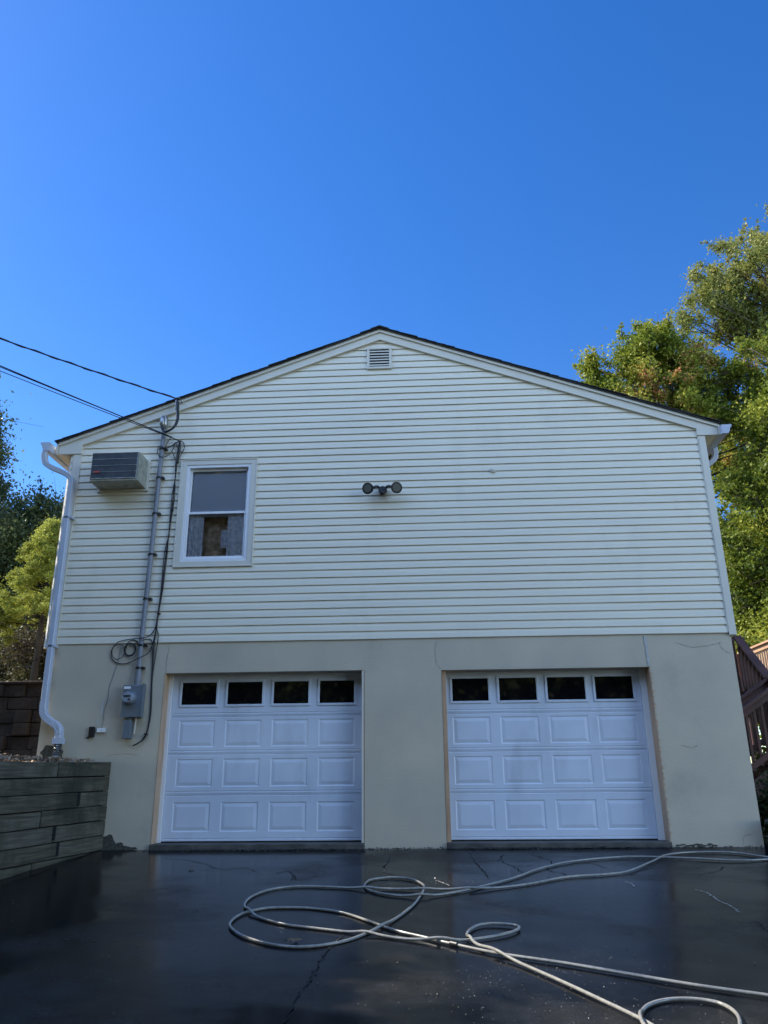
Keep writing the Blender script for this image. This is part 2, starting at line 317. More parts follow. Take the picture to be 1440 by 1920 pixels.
for (ya, yb) in ((-0.01, -2.0), (-2.0, -8.0)):      # earth side backing behind the courses
    P0, P1 = Vector((wallx(ya)-0.155, ya, 0)), Vector((wallx(yb)-0.155, yb, 0))
    mb.add([(P0.x, P0.y, 0.93), (P1.x, P1.y, 0.93+0.02*yb), (P1.x, P1.y, -0.7), (P0.x, P0.y, -0.7), (P0.x+0.10, P0.y, 0.93), (P1.x+0.10, P1.y, 0.93+0.02*yb), (P1.x+0.10, P1.y, -0.7), (P0.x+0.10, P0.y, -0.7)], [(0, 1, 2, 3), (4, 7, 6, 5), (0, 4, 5, 1)], 2)
tw = mb.build('timber_retaining_wall', [timber_m, timber2_m, crack_m], bevel=0.011)
tag(tw, 'weathered greenish timber retaining wall beside the driveway left of the garage', 'retaining wall')

# ------------------------------------------------------------------ block wall
mb = MB(); zc = 1.00; Hb = 0.172
for k in range(6):
    x = -4.80-(0.22 if k % 2 else 0.0)
    if k % 2: mb.box(-5.02+0.004, -4.81, 0.80, 1.0, zc, zc+Hb-0.006, 0)
    while x > -13:
        o_ = random.choice([0, 0.0, -0.03, 0.02, -0.055]); wd = random.choice([0.22, 0.30, 0.44, 0.44])
        mb.box(x-wd+0.005, x-0.003, 0.80+o_, 1.0, zc+random.uniform(-0.003, 0.003), zc+Hb-random.uniform(0.001, 0.010), 0, None, 0.008); x -= wd
    zc += Hb
mb.box(-13, -4.81, 0.765, 1.02, zc, zc+0.035, 0)
tag(mb.build('block_retaining_wall', block_m, bevel=0.012), 'dark rough block retaining wall behind the planting bed', 'retaining wall')

# ------------------------------------------------------------------ HOUSE
house = empty('house', 'cream vinyl sided gable end house over a beige stucco two car garage', 'house')
XL, XR, DEP = -4.78, 3.78, 8.0
CX, ZA, SP = -0.52, 6.76, 0.366
D1 = (-3.267, -0.742, 2.035); D2 = (0.208, 2.751, 2.02)
ZB = 2.42
# foundation: piers and lintel butt together
mb = MB(); T = 0.34
def pier(x0, x1, z0, z1): mb.box(x0, x1, 0, T, z0, z1)
for x0, x1 in ((XL, D1[0]), (D1[1], D2[0]), (D2[1], XR)): pier(x0, x1, -0.3, 2.02)
pier(XL, D1[0], 2.02, ZB+0.02); pier(D1[0], D1[1], 2.035, ZB+0.02); pier(D1[1], XR, 2.02, ZB+0.02)
mb.box(XL, XL+0.3, T, DEP, -0.3, ZB+0.02); mb.box(XR-0.3, XR, T, DEP, -0.3, ZB+0.02); mb.box(XL+0.3, XR-0.3, DEP-0.3, DEP, -0.3, ZB+0.02)
mb.box(XL+0.3, XR-0.3, T, DEP-0.3, ZB-0.2, ZB+0.01)
fnd = mb.build('foundation_wall', stucco_m, house)
# sills
mb = MB()
for d in (D1, D2):
    mb.box(d[0]+0.002, d[1]-0.002, -0.05, 0.5, -0.05, 0.052)
mb.build('sill', conc_m, fnd, bevel=0.01)
mb = MB(); mb.box(XL+0.31, XR-0.31, 0.5, DEP-0.31, -0.05, 0.02); mb.build('garage_floor', conc_m, house)
# stucco flaws: patches standing 3 mm proud
def blob(mb, cx, cz, rx, rz, n=28, seed=0, y=-0.003, zmin=None, mi=0):
    pts = []
    for i in range(n):
        a = 2*math.pi*i/n; q = 1+0.35*noise.noise(Vector((math.cos(a)*1.7+seed, math.sin(a)*1.7, seed*2.3)))+0.12*math.sin(a*7+seed)
        z = cz+rz*q*math.sin(a); z = max(z, zmin) if zmin is not None else z
        pts.append((cx+rx*q*math.cos(a), y, z))
    mb.add([(cx, y, max(cz, zmin or -9))]+pts, [(0, 1+(i+1) % n, 1+i) for i in range(n)], mi)
for k, a in enumerate(((-3.83, 0.04, 0.13, 0.12, 1), (-3.66, 0.02, 0.13, 0.045, 5), (-3.50, 0.005, 0.08, 0.022, 8), (-4.60, 1.08, 0.14, 0.10, 31))):
    mb = MB(); blob(mb, a[0], a[1], a[2], a[3], seed=a[4], y=-0.003-0.0015*(k % 3), zmin=-0.02 if k < 3 else None); mb.build('moss_stain', stain_m, fnd)
for i in range(9):
    mb = MB(); blob(mb, 2.83+i*0.05, 0.012+0.008*math.sin(i*2), 0.035, 0.012*random.uniform(0.6, 1.5), n=10, seed=20+i, y=-0.003-0.0008*(i % 3), zmin=-0.02); mb.build('moss_stain', stain_m, fnd)
mb = MB(); pts = [(2.722, 2.40), (2.745, 2.40), (2.752, 2.33), (2.758, 2.25), (2.748, 2.2), (2.757, 2.1), (2.748, 2.03), (2.725, 2.03), (2.731, 2.1), (2.722, 2.17), (2.729, 2.26), (2.717, 2.33)]
mb.prism(pts, -0.008, -0.001); mb.build('peeled_patch', peel_m, fnd)
def vstroke(mb, pts, wd, y=-0.003, mi=0):
    P = crom([(x, 0, z) for x, z in pts], 6); vs = []; m_ = len(P)
    for i, p in enumerate(P):
        t = (P[min(i+1, m_-1)]-P[max(i-1, 0)]).normalized(); n_ = Vector((-t.z, 0, t.x)); ww = wd*(0.4+0.9*random.random())*(0.3 if i in (0, m_-1) else 1)
        j = Vector((random.gauss(0, 0.0035), 0, random.gauss(0, 0.0035)))
        vs += [(p.x+j.x-n_.x*ww, y, p.z+j.z-n_.z*ww), (p.x+j.x+n_.x*ww, y, p.z+j.z+n_.z*ww)]
    mb.add(vs, [(2*i, 2*i+2, 2*i+3, 2*i+1) for i in range(m_-1)], mi)
for pts in ([(0.21, 2.03), (0.15, 2.1), (0.14, 2.25), (0.17, 2.40)], [(-3.26, 2.04), (-3.25, 2.2), (-3.24, 2.41)], [(3.1, 2.31), (3.3, 2.25), (3.5, 2.27), (3.66, 2.30)], [(3.62, 2.31), (3.66, 2.22), (3.73, 2.16)],
            [(-3.9, 1.05), (-3.7, 1.07), (-3.5, 1.05)], [(3.0, 1.1), (3.12, 1.07), (3.2, 1.09)], [(3.55, 0.0), (3.57, 0.1), (3.66, 0.12)]):
    mb = MB(); vstroke(mb, pts, 0.003); mb.build('hairline_crack', hair_m, fnd)
for a in ((-4.02, 1.62, 0.016, 0.10, 51), (-4.05, 1.45, 0.018, 0.03, 53)):
    mb = MB(); blob(mb, *a[:4], n=14, seed=a[4]); mb.build('paint_streak', mat('pale_streak', (0.47, 0.47, 0.45), 0.8), fnd)

# siding rows
def hw(z):
    return (-4.85, 3.82) if z < 5.16 else (max(-4.85, CX-(ZA-z)/SP), min(3.82, CX+(ZA-z)/SP))
ROW = 0.1016; rows = []
mb = MB()
for k in range(44):
    z0 = ZB+k*ROW; z1 = z0+ROW; x0, x1 = hw(z0)
    if x1-x0 < 0.1: break
    wob = lambda x, kk: 0.0026*noise.noise(Vector((x*0.35, kk*0.8, 0)))+0.0018*noise.noise(Vector((x*1.7, kk*0.3, 5)))
    g_ = random.Random(k//2+100); seams = []; q = x0+g_.uniform(0.8, 3.4)                  # panels are two courses high and lap every few metres
    while q < x1-0.3: seams.append(q); q += g_.uniform(2.6, 3.7)
    ends = [x0]+seams+[x1]; vs = []; fs = []
    for p_ in range(len(ends)-1):
        a_, b_ = ends[p_]-(0.012 if p_ % 2 and p_ else 0), ends[p_+1]+(0.012 if p_ % 2 and p_ < len(ends)-2 else 0); yo = -0.0022 if p_ % 2 else 0.0
        nx = max(2, int((b_-a_)/0.3)); o0 = len(vs)
        for i in range(nx+1):
            x = a_+(b_-a_)*i/nx; a, b = z0+wob(x, k), z1+wob(x, k+1); yw = yo+0.0012*noise.noise(Vector((x*1.1, k*0.9, 9)))
            vs += [(x, 0.003, a+0.010), (x, -0.0140+yw, a+0.001), (x, -0.0170+yw, a), (x, -0.0165+yw, a+0.007), (x, -0.0105+yw, a+0.060), (x, 0.001, b+0.012)]
        fs += [(o0+i*6+j, o0+(i+1)*6+j, o0+(i+1)*6+j+1, o0+i*6+j+1) for i in range(nx) for j in range(5)]
    mb.add(vs, fs)
gable = mb.build('siding', siding_m, house)
# body behind the siding with an opening for the window and the gable vent (a frame of butted walls)
WX0, WX1, WZ0, WZ1 = -3.19, -2.295, 3.48, 4.86
mb = MB()
mb.box(-4.80, WX0, 0.004, 0.15, ZB+0.02, 5.2); mb.box(WX1, 3.80, 0.004, 0.15, ZB+0.02, 5.2)
mb.box(WX0, WX1, 0.004, 0.15, ZB+0.02, WZ0); mb.box(WX0, WX1, 0.004, 0.15, WZ1, 5.2)
mb.prism([(-4.80, 5.2), (3.80, 5.2), (CX, 6.78)], 0.004, 0.15)
for (xa, xb) in ((-4.89, -4.80), (3.80, 3.83)):
    mb.box(xa, xb, 0.12 if xa < 0 else 0.15, DEP, ZB, 5.08)
mb.box(-4.8, 3.8, DEP-0.15, DEP, ZB+0.02, 5.2); mb.prism([(-4.80, 5.2), (3.80, 5.2), (CX, 6.78)], DEP-0.15, DEP)
mb.build('upper_wall', siding_m, house)
# cut the siding rows at the window: carve with a boolean-free trick is not needed, the casing recess is built by splitting rows
def carve(o, x0, x1, z0, z1):
    me = o.data; import bmesh
    bm = bmesh.new(); bm.from_mesh(me)
    for co, no in (((x0, 0, 0), (1, 0, 0)), ((x1, 0, 0), (1, 0, 0)), ((0, 0, z0), (0, 0, 1)), ((0, 0, z1), (0, 0, 1))):
        bmesh.ops.bisect_plane(bm, geom=bm.verts[:]+bm.edges[:]+bm.faces[:], plane_co=co, plane_no=no, dist=1e-5)
    kill = [f for f in bm.faces if x0 < f.calc_center_median().x < x1 and z0 < f.calc_center_median().z < z1]
    bmesh.ops.delete(bm, geom=kill, context='FACES'); bm.to_mesh(me); bm.free()
carve(gable, WX0, WX1, WZ0, WZ1)

# corner boards
mb = MB(); mb.box(3.755, 3.845, -0.028, 0.10, ZB-0.03, 5.075); mb.box(3.742, 3.755, -0.022, 0.0, ZB, 5.075)
mb.build('corner_board', trim_m, house, bevel=0.003)
mb = MB(); mb.prism([(-4.70, ZB-0.03), (-4.70, 5.075), (-4.81, 5.075), (-4.81, ZB-0.03)], -0.026, 0.003)
vs = [(x, y, z) for z in (ZB-0.03, 5.075) for (x, y) in ((-4.81, -0.026), (-4.925, 0.10), (-4.925, 0.125), (-4.81, 0.125))]
mb.add(vs, [(0, 4, 5, 1), (1, 5, 6, 2), (2, 6, 7, 3), (0, 1, 2, 3), (7, 6, 5, 4)])
mb.build('corner_board', trim_m, house)

# rake boards, with the boxed eave returns in the same board
def rake(name, lo, hi, y0, y1, m, xl=-5.03, xr=4.02, box=False, bev=0):
    def zl(x, a): return a-SP*abs(x-CX)
    for sgn in (-1, 1):
        mb = MB(); xe = xl if sgn < 0 else xr
        if box:
            xi = -4.70 if sgn < 0 else 3.742
            if sgn > 0: poly = [(CX, lo), (xi, zl(xi, lo)), (xi, 5.078), (xe, 5.078), (xe, zl(xe, hi)), (CX, hi)]
            else: poly = [(CX, hi), (xe, zl(xe, hi)), (xe, 5.078), (xi, 5.078), (xi, zl(xi, lo)), (CX, lo)]
        else:
            poly = [(CX, lo), (xe, zl(xe, lo)), (xe, zl(xe, hi)), (CX, hi)]
            if sgn < 0: poly = poly[::-1]
        mb.prism(poly, y0, y1); mb.build(name, m, house)
rake('rake_board', 6.745, 6.850, -0.040, 0.003, trim_m, box=True)
rake('rake_bead', 6.733, 6.745, -0.046, -0.004, trim_m, xl=-4.69, xr=3.74)
rake('rake_trim', 6.850, 6.893, -0.062, 0.02, trim_m)
# roof
roof = MB()
for sgn in (-1, 1):
    xe = -5.06 if sgn < 0 else 4.05; z = lambda x, a: a-SP*abs(x-CX)
    poly = [(CX, 6.893), (xe, z(xe, 6.893)), (xe, z(xe, 6.91)), (CX, 6.91)]
    if sgn < 0: poly = poly[::-1]
    roof.prism(poly, -0.083, DEP+0.08)
ro = roof.build('roof', shingle_m, house)
mb = MB()
for sgn in (-1, 1):
    L = 4.54 if sgn < 0 else 4.57; cuts = [0.0]
    while cuts[-1] < L-0.1: cuts.append(min(L, cuts[-1]+random.choice([0.125, 0.13, 0.14, 0.26, 0.39])))
    for i in range(len(cuts)-1):
        s0, s1 = cuts[i], cuts[i+1]+0.02; j = random.uniform(-0.010, 0.006)
        za, zb = 6.912-SP*s0, 6.912-SP*s1
        poly = [(CX+sgn*s0, za+0.002), (CX+sgn*s1, zb+0.006+random.uniform(0, .003)), (CX+sgn*s1, zb+0.014+random.uniform(0, 0.008)), (CX+sgn*s0, za+0.008)]
        if sgn < 0: poly = poly[::-1]
        mb.prism(poly, -0.094+j, DEP+0.09)
mb.build('shingles', shingle_m, ro)
mb = MB(); mb.prism([(CX-0.13, 6.875), (CX-0.13, 6.890), (CX, 6.938), (CX+0.13, 6.890), (CX+0.13, 6.875), (CX, 6.925)], -0.10, DEP+0.09); mb.build('ridge_cap', shingle_m, ro)
# soffits, fascia
soff_m = mat('cream_soffit', (0.72, 0.66, 0.50), 0.5)
for (a, b) in ((-5.03, -4.89), (3.83, 4.02)):
    mb = MB(); y = 0.004
    while y < DEP: mb.box(a, b, y, min(y+0.095, DEP), 5.082, 5.092); y += 0.10
    mb.build('soffit', soff_m, house)
for (a, b) in ((-5.06, -5.035), (4.025, 4.045)):
    mb = MB(); mb.box(a, b, -0.06, DEP, 5.075, 5.225); mb.build('fascia', trim_m, house)
# gutters: K profile open at the top
def gutter(xb, sgn, y0):
    pr = [(0, 0.125), (0, 0), (0.075, 0), (0.098, 0.035), (0.104, 0.07), (0.128, 0.10), (0.132, 0.125), (0.122, 0.125)]
    mb = MB(); zb = 5.065
    for a, b in zip(pr[:-1], pr[1:]):
        p = [(xb+sgn*a[0], y0, zb+a[1]), (xb+sgn*b[0], y0, zb+b[1]), (xb+sgn*b[0], DEP, zb+b[1]), (xb+sgn*a[0], DEP, zb+a[1])]
        mb.quad(*p)
    mb.add([(xb+sgn*a, y0-0.002, zb+b) for a, b in pr], [tuple(range(len(pr)))])
    mb.add([(xb+sgn*a, DEP, zb+b) for a, b in pr], [tuple(range(len(pr)))])
    o = mb.build('gutter', gutter_m, house); sm = o.modifiers.new('thick', 'SOLIDIFY'); sm.thickness = 0.003
gutter(-5.085, -1, -0.20); gutter(4.048, 1, -0.11)
# left downspout
RP = [(-1, -0.62), (-0.8, -0.8), (0.8, -0.8), (1, -0.62), (1, 0.62), (0.8, 0.8), (-0.8, 0.8), (-1, 0.62)]
ds = crom([(-5.155, -0.155, 5.07), (-5.155, -0.155, 4.98), (-5.12, -0.15, 4.89), (-5.03, -0.135, 4.83), (-4.92, -0.115, 4.785), (-4.82, -0.095, 4.73), (-4.765, -0.085, 4.66), (-4.757, -0.085, 4.55)], 8)
mb = MB(); mb.tube(ds, 0.043, prof=RP, up=Vector((0, -1, 0)))
mb.build('downspout_elbow', gutter_m, house, smooth=False)
mb = MB(); mb.tube([(-4.757, -0.085, 4.56), (-4.745, -0.085, 3.5), (-4.725, -0.085, 1.66)], 0.045, prof=RP, up=Vector((0, -1, 0)))
for z in (2.37, 4.1):
    mb.box(-4.80, -4.67, -0.130, -0.02, z, z+0.03, 0)
mb.build('downspout', gutter_m, house, bevel=0.004)
el = crom([(-4.725, -0.085, 1.70), (-4.722, -0.085, 1.60), (-4.69, -0.087, 1.52), (-4.61, -0.09, 1.455), (-4.53, -0.095, 1.41), (-4.485, -0.10, 1.34), (-4.478, -0.10, 1.24), (-4.478, -0.10, 1.19)], 9)
rr = [0.050*(1.0+(0.07 if (i % 3 == 0 and 6 < i < 50) else 0)) for i in range(len(el))]
mb = MB(); mb.tube(el, rr, prof=RP, up=Vector((0, -1, 0))); mb.box(-4.535, -4.42, -0.155, -0.045, 1.19, 1.26)
mb.build('downspout_elbow', gutter_m, house)
fl = crom([(-4.478, -0.10, 1.20), (-4.475, -0.10, 1.12), (-4.485, -0.105, 1.05), (-4.50, -0.11, 0.93)], 9)
mb = MB(); mb.tube(fl, [0.048+0.006*math.sin(i*2.1)+random.uniform(-0.004, 0.004) for i in range(len(fl))], 12); mb.build('drain_pipe', flex_m, house)
# right downspout elbow under the gutter
mb = MB(); mb.tube(crom([(4.11, 0.40, 5.07), (4.11, 0.40, 4.97), (4.07, 0.40, 4.88), (3.96, 0.40, 4.80), (3.89, 0.40, 4.72), (3.88, 0.40, 4.6), (3.88, 0.40, 0.3)], 7), 0.043, prof=RP, up=Vector((0, -1, 0)))
mb.build('downspout', gutter_m, house)
# gable vent
vx0, vx1, vz0, vz1 = -0.705, -0.352, 6.262, 6.615
mb = MB(); b = 0.036
mb.box(vx0, vx1, -0.038, 0.0, vz0, vz0+b); mb.box(vx0, vx1, -0.038, 0.0, vz1-b, vz1); mb.box(vx0, vx0+b, -0.038, 0.0, vz0+b, vz1-b); mb.box(vx1-b, vx1, -0.038, 0.0, vz0+b, vz1-b)
vent = mb.build('gable_vent', trim_m, house, bevel=0.004)
mb = MB(); mb.box(vx0+b, vx1-b, -0.0185, -0.0175, vz0+b, vz1-b); mb.build('vent_screen', black_m, vent)
for i in range(6):
    z = vz0+b+0.012+i*0.0445; mb = MB(); mb.add([(vx0+b, -0.036, z), (vx1-b, -0.036, z), (vx1-b, -0.036, z+0.014), (vx0+b, -0.036, z+0.014), (vx0+b, -0.020, z+0.030), (vx1-b, -0.020, z+0.030)], [(0, 1, 2, 3), (3, 2, 5, 4), (0, 4, 5, 1)]); mb.build('louvre', trim_m, vent)

# window
win = MB(); cx0, cx1, cz0, cz1 = -3.262, -2.228, 3.418, 4.925
for (a, b_, c, d) in ((cx0, cx1, cz0, WZ0), (cx0, cx1, WZ1, cz1), (cx0, WX0, WZ0, WZ1), (WX1, cx1, WZ0, WZ1)): win.box(a, b_, -0.028, 0.002, c, d)
for (a, b_, c, d) in ((cx0-0.014, cx1+0.014, cz1, cz1+0.014), (cx0-0.014, cx1+0.014, cz0-0.014, cz0), (cx0-0.014, cx0, cz0, cz1), (cx1, cx1+0.014, cz0, cz1)): win.box(a, b_, -0.036, 0.0, c, d)
wo_ = win.build('window', trim_m, house, bevel=0.002)
mb = MB(); f = 0.042
for (a, b_, c, d) in ((WX0, WX1, WZ0, WZ0+f), (WX0, WX1, WZ1-f, WZ1), (WX0, WX0+f, WZ0+f, WZ1-f), (WX1-f, WX1, WZ0+f, WZ1-f)): mb.box(a, b_, -0.018, 0.08, c, d)
mb.build('window_frame', white_m, wo_, bevel=0.003)
zm = 4.155
def sash(z0, z1, y):
    mb = MB(); g = 0.034; a0, a1 = WX0+f+0.001, WX1-f-0.001
    for (a, b_, c, d) in ((a0, a1, z0, z0+g), (a0, a1, z1-g, z1), (a0, a0+g*0.8, z0+g, z1-g), (a1-g*0.8, a1, z0+g, z1-g)): mb.box(a, b_, y, y+0.028, c, d)
    mb.build('sash', white_m, wo_, bevel=0.003)
    mb = MB(); mb.box(a0+g*0.8, a1-g*0.8, y+0.012, y+0.014, z0+g, z1-g); mb.build('pane', glass_m, wo_)
sash(zm-0.002, WZ1-f-0.001, 0.034); sash(WZ0+f+0.001, zm+0.03, 0.003)
mb = MB(); mb.box(WX0+0.05, WX1-0.05, 0.075, 0.078, 4.13, WZ1-0.04); mb.build('roller_shade', shade_m, wo_)
def curt(x0, x1, zt, zb, y):
    mb = MB(); n = 30; vs = []
    for i in range(n+1):
        x = x0+(x1-x0)*i/n; yy = y+0.010*math.sin(i*0.75)+0.004*math.sin(i*0.31)
        vs += [(x, yy, zb), (x, yy, zt)]
    mb.add(vs, [(2*i, 2*i+2, 2*i+3, 2*i+1) for i in range(n)]); mb.build('curtain', curtain_m, wo_)
curt(WX0+0.03, WX0+0.27, 4.2, 3.46, 0.055); curt(WX1-0.30, WX1-0.03, 4.2, 3.46, 0.055); curt(WX1-0.38, WX1-0.29, 3.93, 3.68, 0.05)
mb = MB()                                                       # shallow room behind the panes, coloured for the reflected foliage
for (a, b_, c, d, e, g) in ((-3.6, -1.9, 0.18, 0.28, 3.2, 5.0), (-3.7, -3.6, 0.155, 0.28, 3.2, 5.0), (-1.9, -1.8, 0.155, 0.28, 3.2, 5.0), (-3.6, -1.9, 0.155, 0.18, 3.1, 3.2), (-3.6, -1.9, 0.155, 0.18, 5.0, 5.1)): mb.box(a, b_, c, d, e, g)
mb.build('room', room_m, house)

# garage doors
def garage(x0, x1, px, label=None):
    Y = 0.22; zs = [0.067, 0.600, 1.077, 1.528, 2.12]; B = MB()
    B.box(x0, x1, Y+0.012, Y+0.05, zs[0], zs[-1])
    def q(xa, xb, za, zb, y=Y): B.quad((xa, y, za), (xb, y, za), (xb, y, zb), (xa, y, zb))
    def ring(r0, y0, r1, y1):
        a = [(r0[0], y0, r0[2]), (r0[1], y0, r0[2]), (r0[1], y0, r0[3]), (r0[0], y0, r0[3])]; b = [(r1[0], y1, r1[2]), (r1[1], y1, r1[2]), (r1[1], y1, r1[3]), (r1[0], y1, r1[3])]
        for i in range(4): B.quad(a[i], a[(i+1) % 4], b[(i+1) % 4], b[i])
    panes = []
    for s in range(4):
        za, zb = zs[s]+0.003, zs[s+1]-0.003
        # lip lines along each section
        q(x0, x1, za, za+0.018); B.quad((x0, Y, za+0.018), (x1, Y, za+0.018), (x1, Y+0.005, za+0.022), (x0, Y+0.005, za+0.022)); q(x0, x1, za+0.022, za+0.028, Y+0.005); B.quad((x0, Y+0.005, za+0.028), (x1, Y+0.005, za+0.028), (x1, Y, za+0.032), (x0, Y, za+0.032))
        q(x0, x1, zb-0.010, zb, Y+0.0); 
        B.quad((x0, Y, zb-0.010), (x1, Y, zb-0.010), (x1, Y+0.004, zb-0.014), (x0, Y+0.004, zb-0.014)); q(x0, x1, zb-0.018, zb-0.014, Y+0.004); B.quad((x0, Y+0.004, zb-0.018), (x1, Y+0.004, zb-0.018), (x1, Y, zb-0.022), (x0, Y, zb-0.022))
        zc, zd = za+0.032, zb-0.022
        B.quad((x0, Y, za), (x0, Y+0.03, za), (x1, Y+0.03, za), (x1, Y, za)); B.quad((x0, Y, zb), (x1, Y, zb), (x1, Y+0.03, zb), (x0, Y+0.03, zb))
        if s < 3:
            p0, p1 = zs[s]+0.105, zs[s+1]-0.095
            if s == 1: p0, p1 = 0.680, 1.010
            if s == 2: p0, p1 = 1.147, 1.472
        else: p0, p1 = 1.655, 1.945
        xx = [x0]+[v for p in px for v in p]+[x1]
        q(x0, x1, zc, p0); q(x0, x1, p1, zd)
        for i in range(0, len(xx), 2): q(xx[i], xx[i+1], p0, p1)
        for (a, b) in px:
            if s < 3:
                rs = [(a+d_, b-d_, p0+d_, p1-d_) for d_ in (0, 0.012, 0.020, 0.055)]
                ring(rs[0], Y, rs[1], Y+0.006); ring(rs[1], Y+0.006, rs[2], Y+0.006); ring(rs[2], Y+0.006, rs[3], Y-0.001)
                q(*rs[3], Y-0.001)
            else:
                ring((a, b, p0, p1), Y, (a, b, p0, p1), Y+0.011)
                panes.append((a, b, p0, p1))
    g = B.build('garage_door', door_m, house)
    for (a, b, c, d) in panes:
        F = MB(); e = 0.022; i_ = 0.008
        for r in ((a-e, b+e, c-e, c+i_), (a-e, b+e, d-i_, d+e), (a-e, a+i_, c+i_, d-i_), (b-i_, b+e, c+i_, d-i_)): F.box(r[0], r[1], Y-0.012, Y+0.004, r[2], r[3])
        F.build('window_frame', door_m, g, bevel=0.005)
        F = MB(); F.box(a, b, Y+0.004, Y+0.0065, c, d); F.build('window_pane', pane_dark, g)
    F = MB(); F.box(x0+0.005, x1-0.005, Y+0.004, Y+0.04, 0.0535, 0.067); F.build('bottom_seal', rubber_m, g)
    return g
garage(D1[0]+0.055, D1[1]-0.055, [(-3.10, -2.641), (-2.511, -2.053), (-1.921, -1.464), (-1.335, -0.885)])
g2 = garage(D2[0]+0.055, D2[1]-0.085, [(0.334, 0.798), (0.919, 1.394), (1.517, 1.996), (2.106, 2.580)])
for d, wl, wr in ((D1, 0.055, 0.055), (D2, 0.055, 0.085)):
    for (a, b) in ((d[0]+0.001, d[0]+wl-0.003), (d[1]-wr+0.003, d[1]-0.001)):
        mb = MB(); mb.box(a, b, 0.19, 0.24, 0.053, 2.10); mb.build('door_trim', white_m, house, bevel=0.004)
    mb = MB(); mb.box(d[0]+0.003, d[0]+0.009, -0.004, 0.188, 0.053, d[2]-0.003); mb.build('jamb', jamb_m, house)
    mb = MB(); mb.box(d[1]-0.009, d[1]-0.003, -0.004, 0.188, 0.053, d[2]-0.003); mb.build('jamb', jamb_m, house)
mb = MB(); mb.box(D1[1]-0.035, D1[1]-0.010, -0.002, 0.05, 0.053, D1[2]-0.004); mb.build('stop_strip', trim_m, house, bevel=0.003)
mb = MB(); mb.box(D2[0]+0.010, D2[0]+0.055, 0.04, 0.07, 0.053, D2[2]-0.004); mb.build('stop_strip', jamb_m, house, bevel=0.003)
mb = MB(); mb.box(0.245, 0.27, 0.18, 0.215, 1.36, 1.56); mb.build('track_bracket', alu_m, house, bevel=0.002)
# fabric-like flaking edge on right jamb of door two
mb = MB()
for i in range(26):
    z = 0.15+i*0.072+random.uniform(-0.02, 0.02); r = random.uniform(0.006, 0.014)
    mb = MB(); mb.box(D2[1]-0.004, D2[1]+0.012, -0.006-r*0.3, 0.0, z-r, z+r*1.4, 0, None, 0.003); mb.build('plaster_flake', jamb_m, fnd)

# ------------------------------------------------------------------ things on the wall
ac = empty('air_conditioner', 'through-wall air conditioner with dark grille under the left eave', 'air conditioner', (-4.06, 0, 4.52))
ax0, ax1, az0, az1, ay = -4.385, -3.735, 4.525, 4.935, -0.36
mb = MB(); mb.box(ax0, ax1, ay, -0.01, az0, az1); mb.build('case', acside_m, ac, bevel=0.006)
mb = MB(); mb.box(ax0-0.03, ax1+0.03, -0.042, -0.012, az0-0.03, az1+0.03); mb.build('sleeve_trim', trim_m, ac, bevel=0.004)
mb = MB(); mb.box(ax0+0.008, ax1-0.022, ay-0.008, ay-0.0005, az0+0.035, az1-0.008)
gr = mb.build('grille', acgrille_m, ac)
mb = MB()
for i in range(1, 40):
    x = ax0+0.008+i*(ax1-ax0-0.03)/40; mb.box(x-0.0012, x+0.0012, ay-0.0105, ay-0.008, az0+0.04, az1-0.012)
mb.build('grille_fins', acgrille_m, gr)
mb = MB()
for i in range(1, 4): z = az0+0.035+i*(az1-az0-0.043)/4; mb.box(ax0+0.008, ax1-0.022, ay-0.0145, ay-0.011, z-0.002, z+0.002)
mb.box(ax0+0.006, ax1-0.02, ay-0.014, ay-0.008, az0+0.028, az0+0.038); mb.box(ax1-0.026, ax1-0.018, ay-0.014, ay-0.008, az0+0.03, az1-0.005)
mb.build('grille_bar', alu_m, gr)
mb = MB(); mb.box(ax0+0.05, ax0+0.13, ay-0.018, ay-0.0147, az0+0.115, az0+0.14); mb.build('badge', red_m, ac)

# service mast
mast = empty('service_mast', 'grey conduit running up the siding to a weatherhead', 'conduit', (-3.57, -0.06, 1.9))
mp_ = [(-3.583, -0.055, 1.93), (-3.583, -0.055, 2.5), (-3.566, -0.055, 3.6), (-3.560, -0.055, 4.6), (-3.548, -0.055, 5.42)]
mb = MB(); mb.tube(crom(mp_, 8), 0.031, 16); mb.build('pipe', grey_m, mast, smooth=True)
mb = MB(); mb.cyl((-3.583, -0.055, 1.955), (-3.583, -0.055, 2.06), 0.039, 18); mb.cyl((-3.583, -0.055, 1.885), (-3.583, -0.055, 1.93), 0.036, 18); mb.cyl((-3.583, -0.055, 1.925), (-3.583, -0.055, 1.96), 0.043, 18); mb.build('coupling', grey_m, mast)
for z in (2.085, 2.37, 2.97, 3.57, 4.14, 4.66, 5.09):
    t = (z-1.93)/3.5; x = -3.583+0.034*t; mb = MB(); mb.cyl((x, -0.055, z), (x, -0.055, z+0.026), 0.038, 18); mb.box(x+0.034, x+0.068, -0.075, -0.015, z-0.004, z+0.026); mb.box(x-0.05, x-0.034, -0.045, -0.012, z+0.002, z+0.022)
    mb.build('strap', black_m, mast)
mb = MB(); wh = [(-3.548, -0.055, 5.40), (-3.548, -0.055, 5.48), (-3.550, -0.065, 5.54), (-3.552, -0.08, 5.585), (-3.553, -0.085, 5.60)]
mb.tube(wh, [0.034, 0.040, 0.046, 0.038, 0.015], 16); mb.tube([(-3.556, -0.10, 5.58), (-3.558, -0.135, 5.53), (-3.556, -0.13, 5.44), (-3.553, -0.10, 5.40)], [0.018, 0.034, 0.034, 0.02], 12)
mb.build('weatherhead', alu_m, mast, smooth=True)

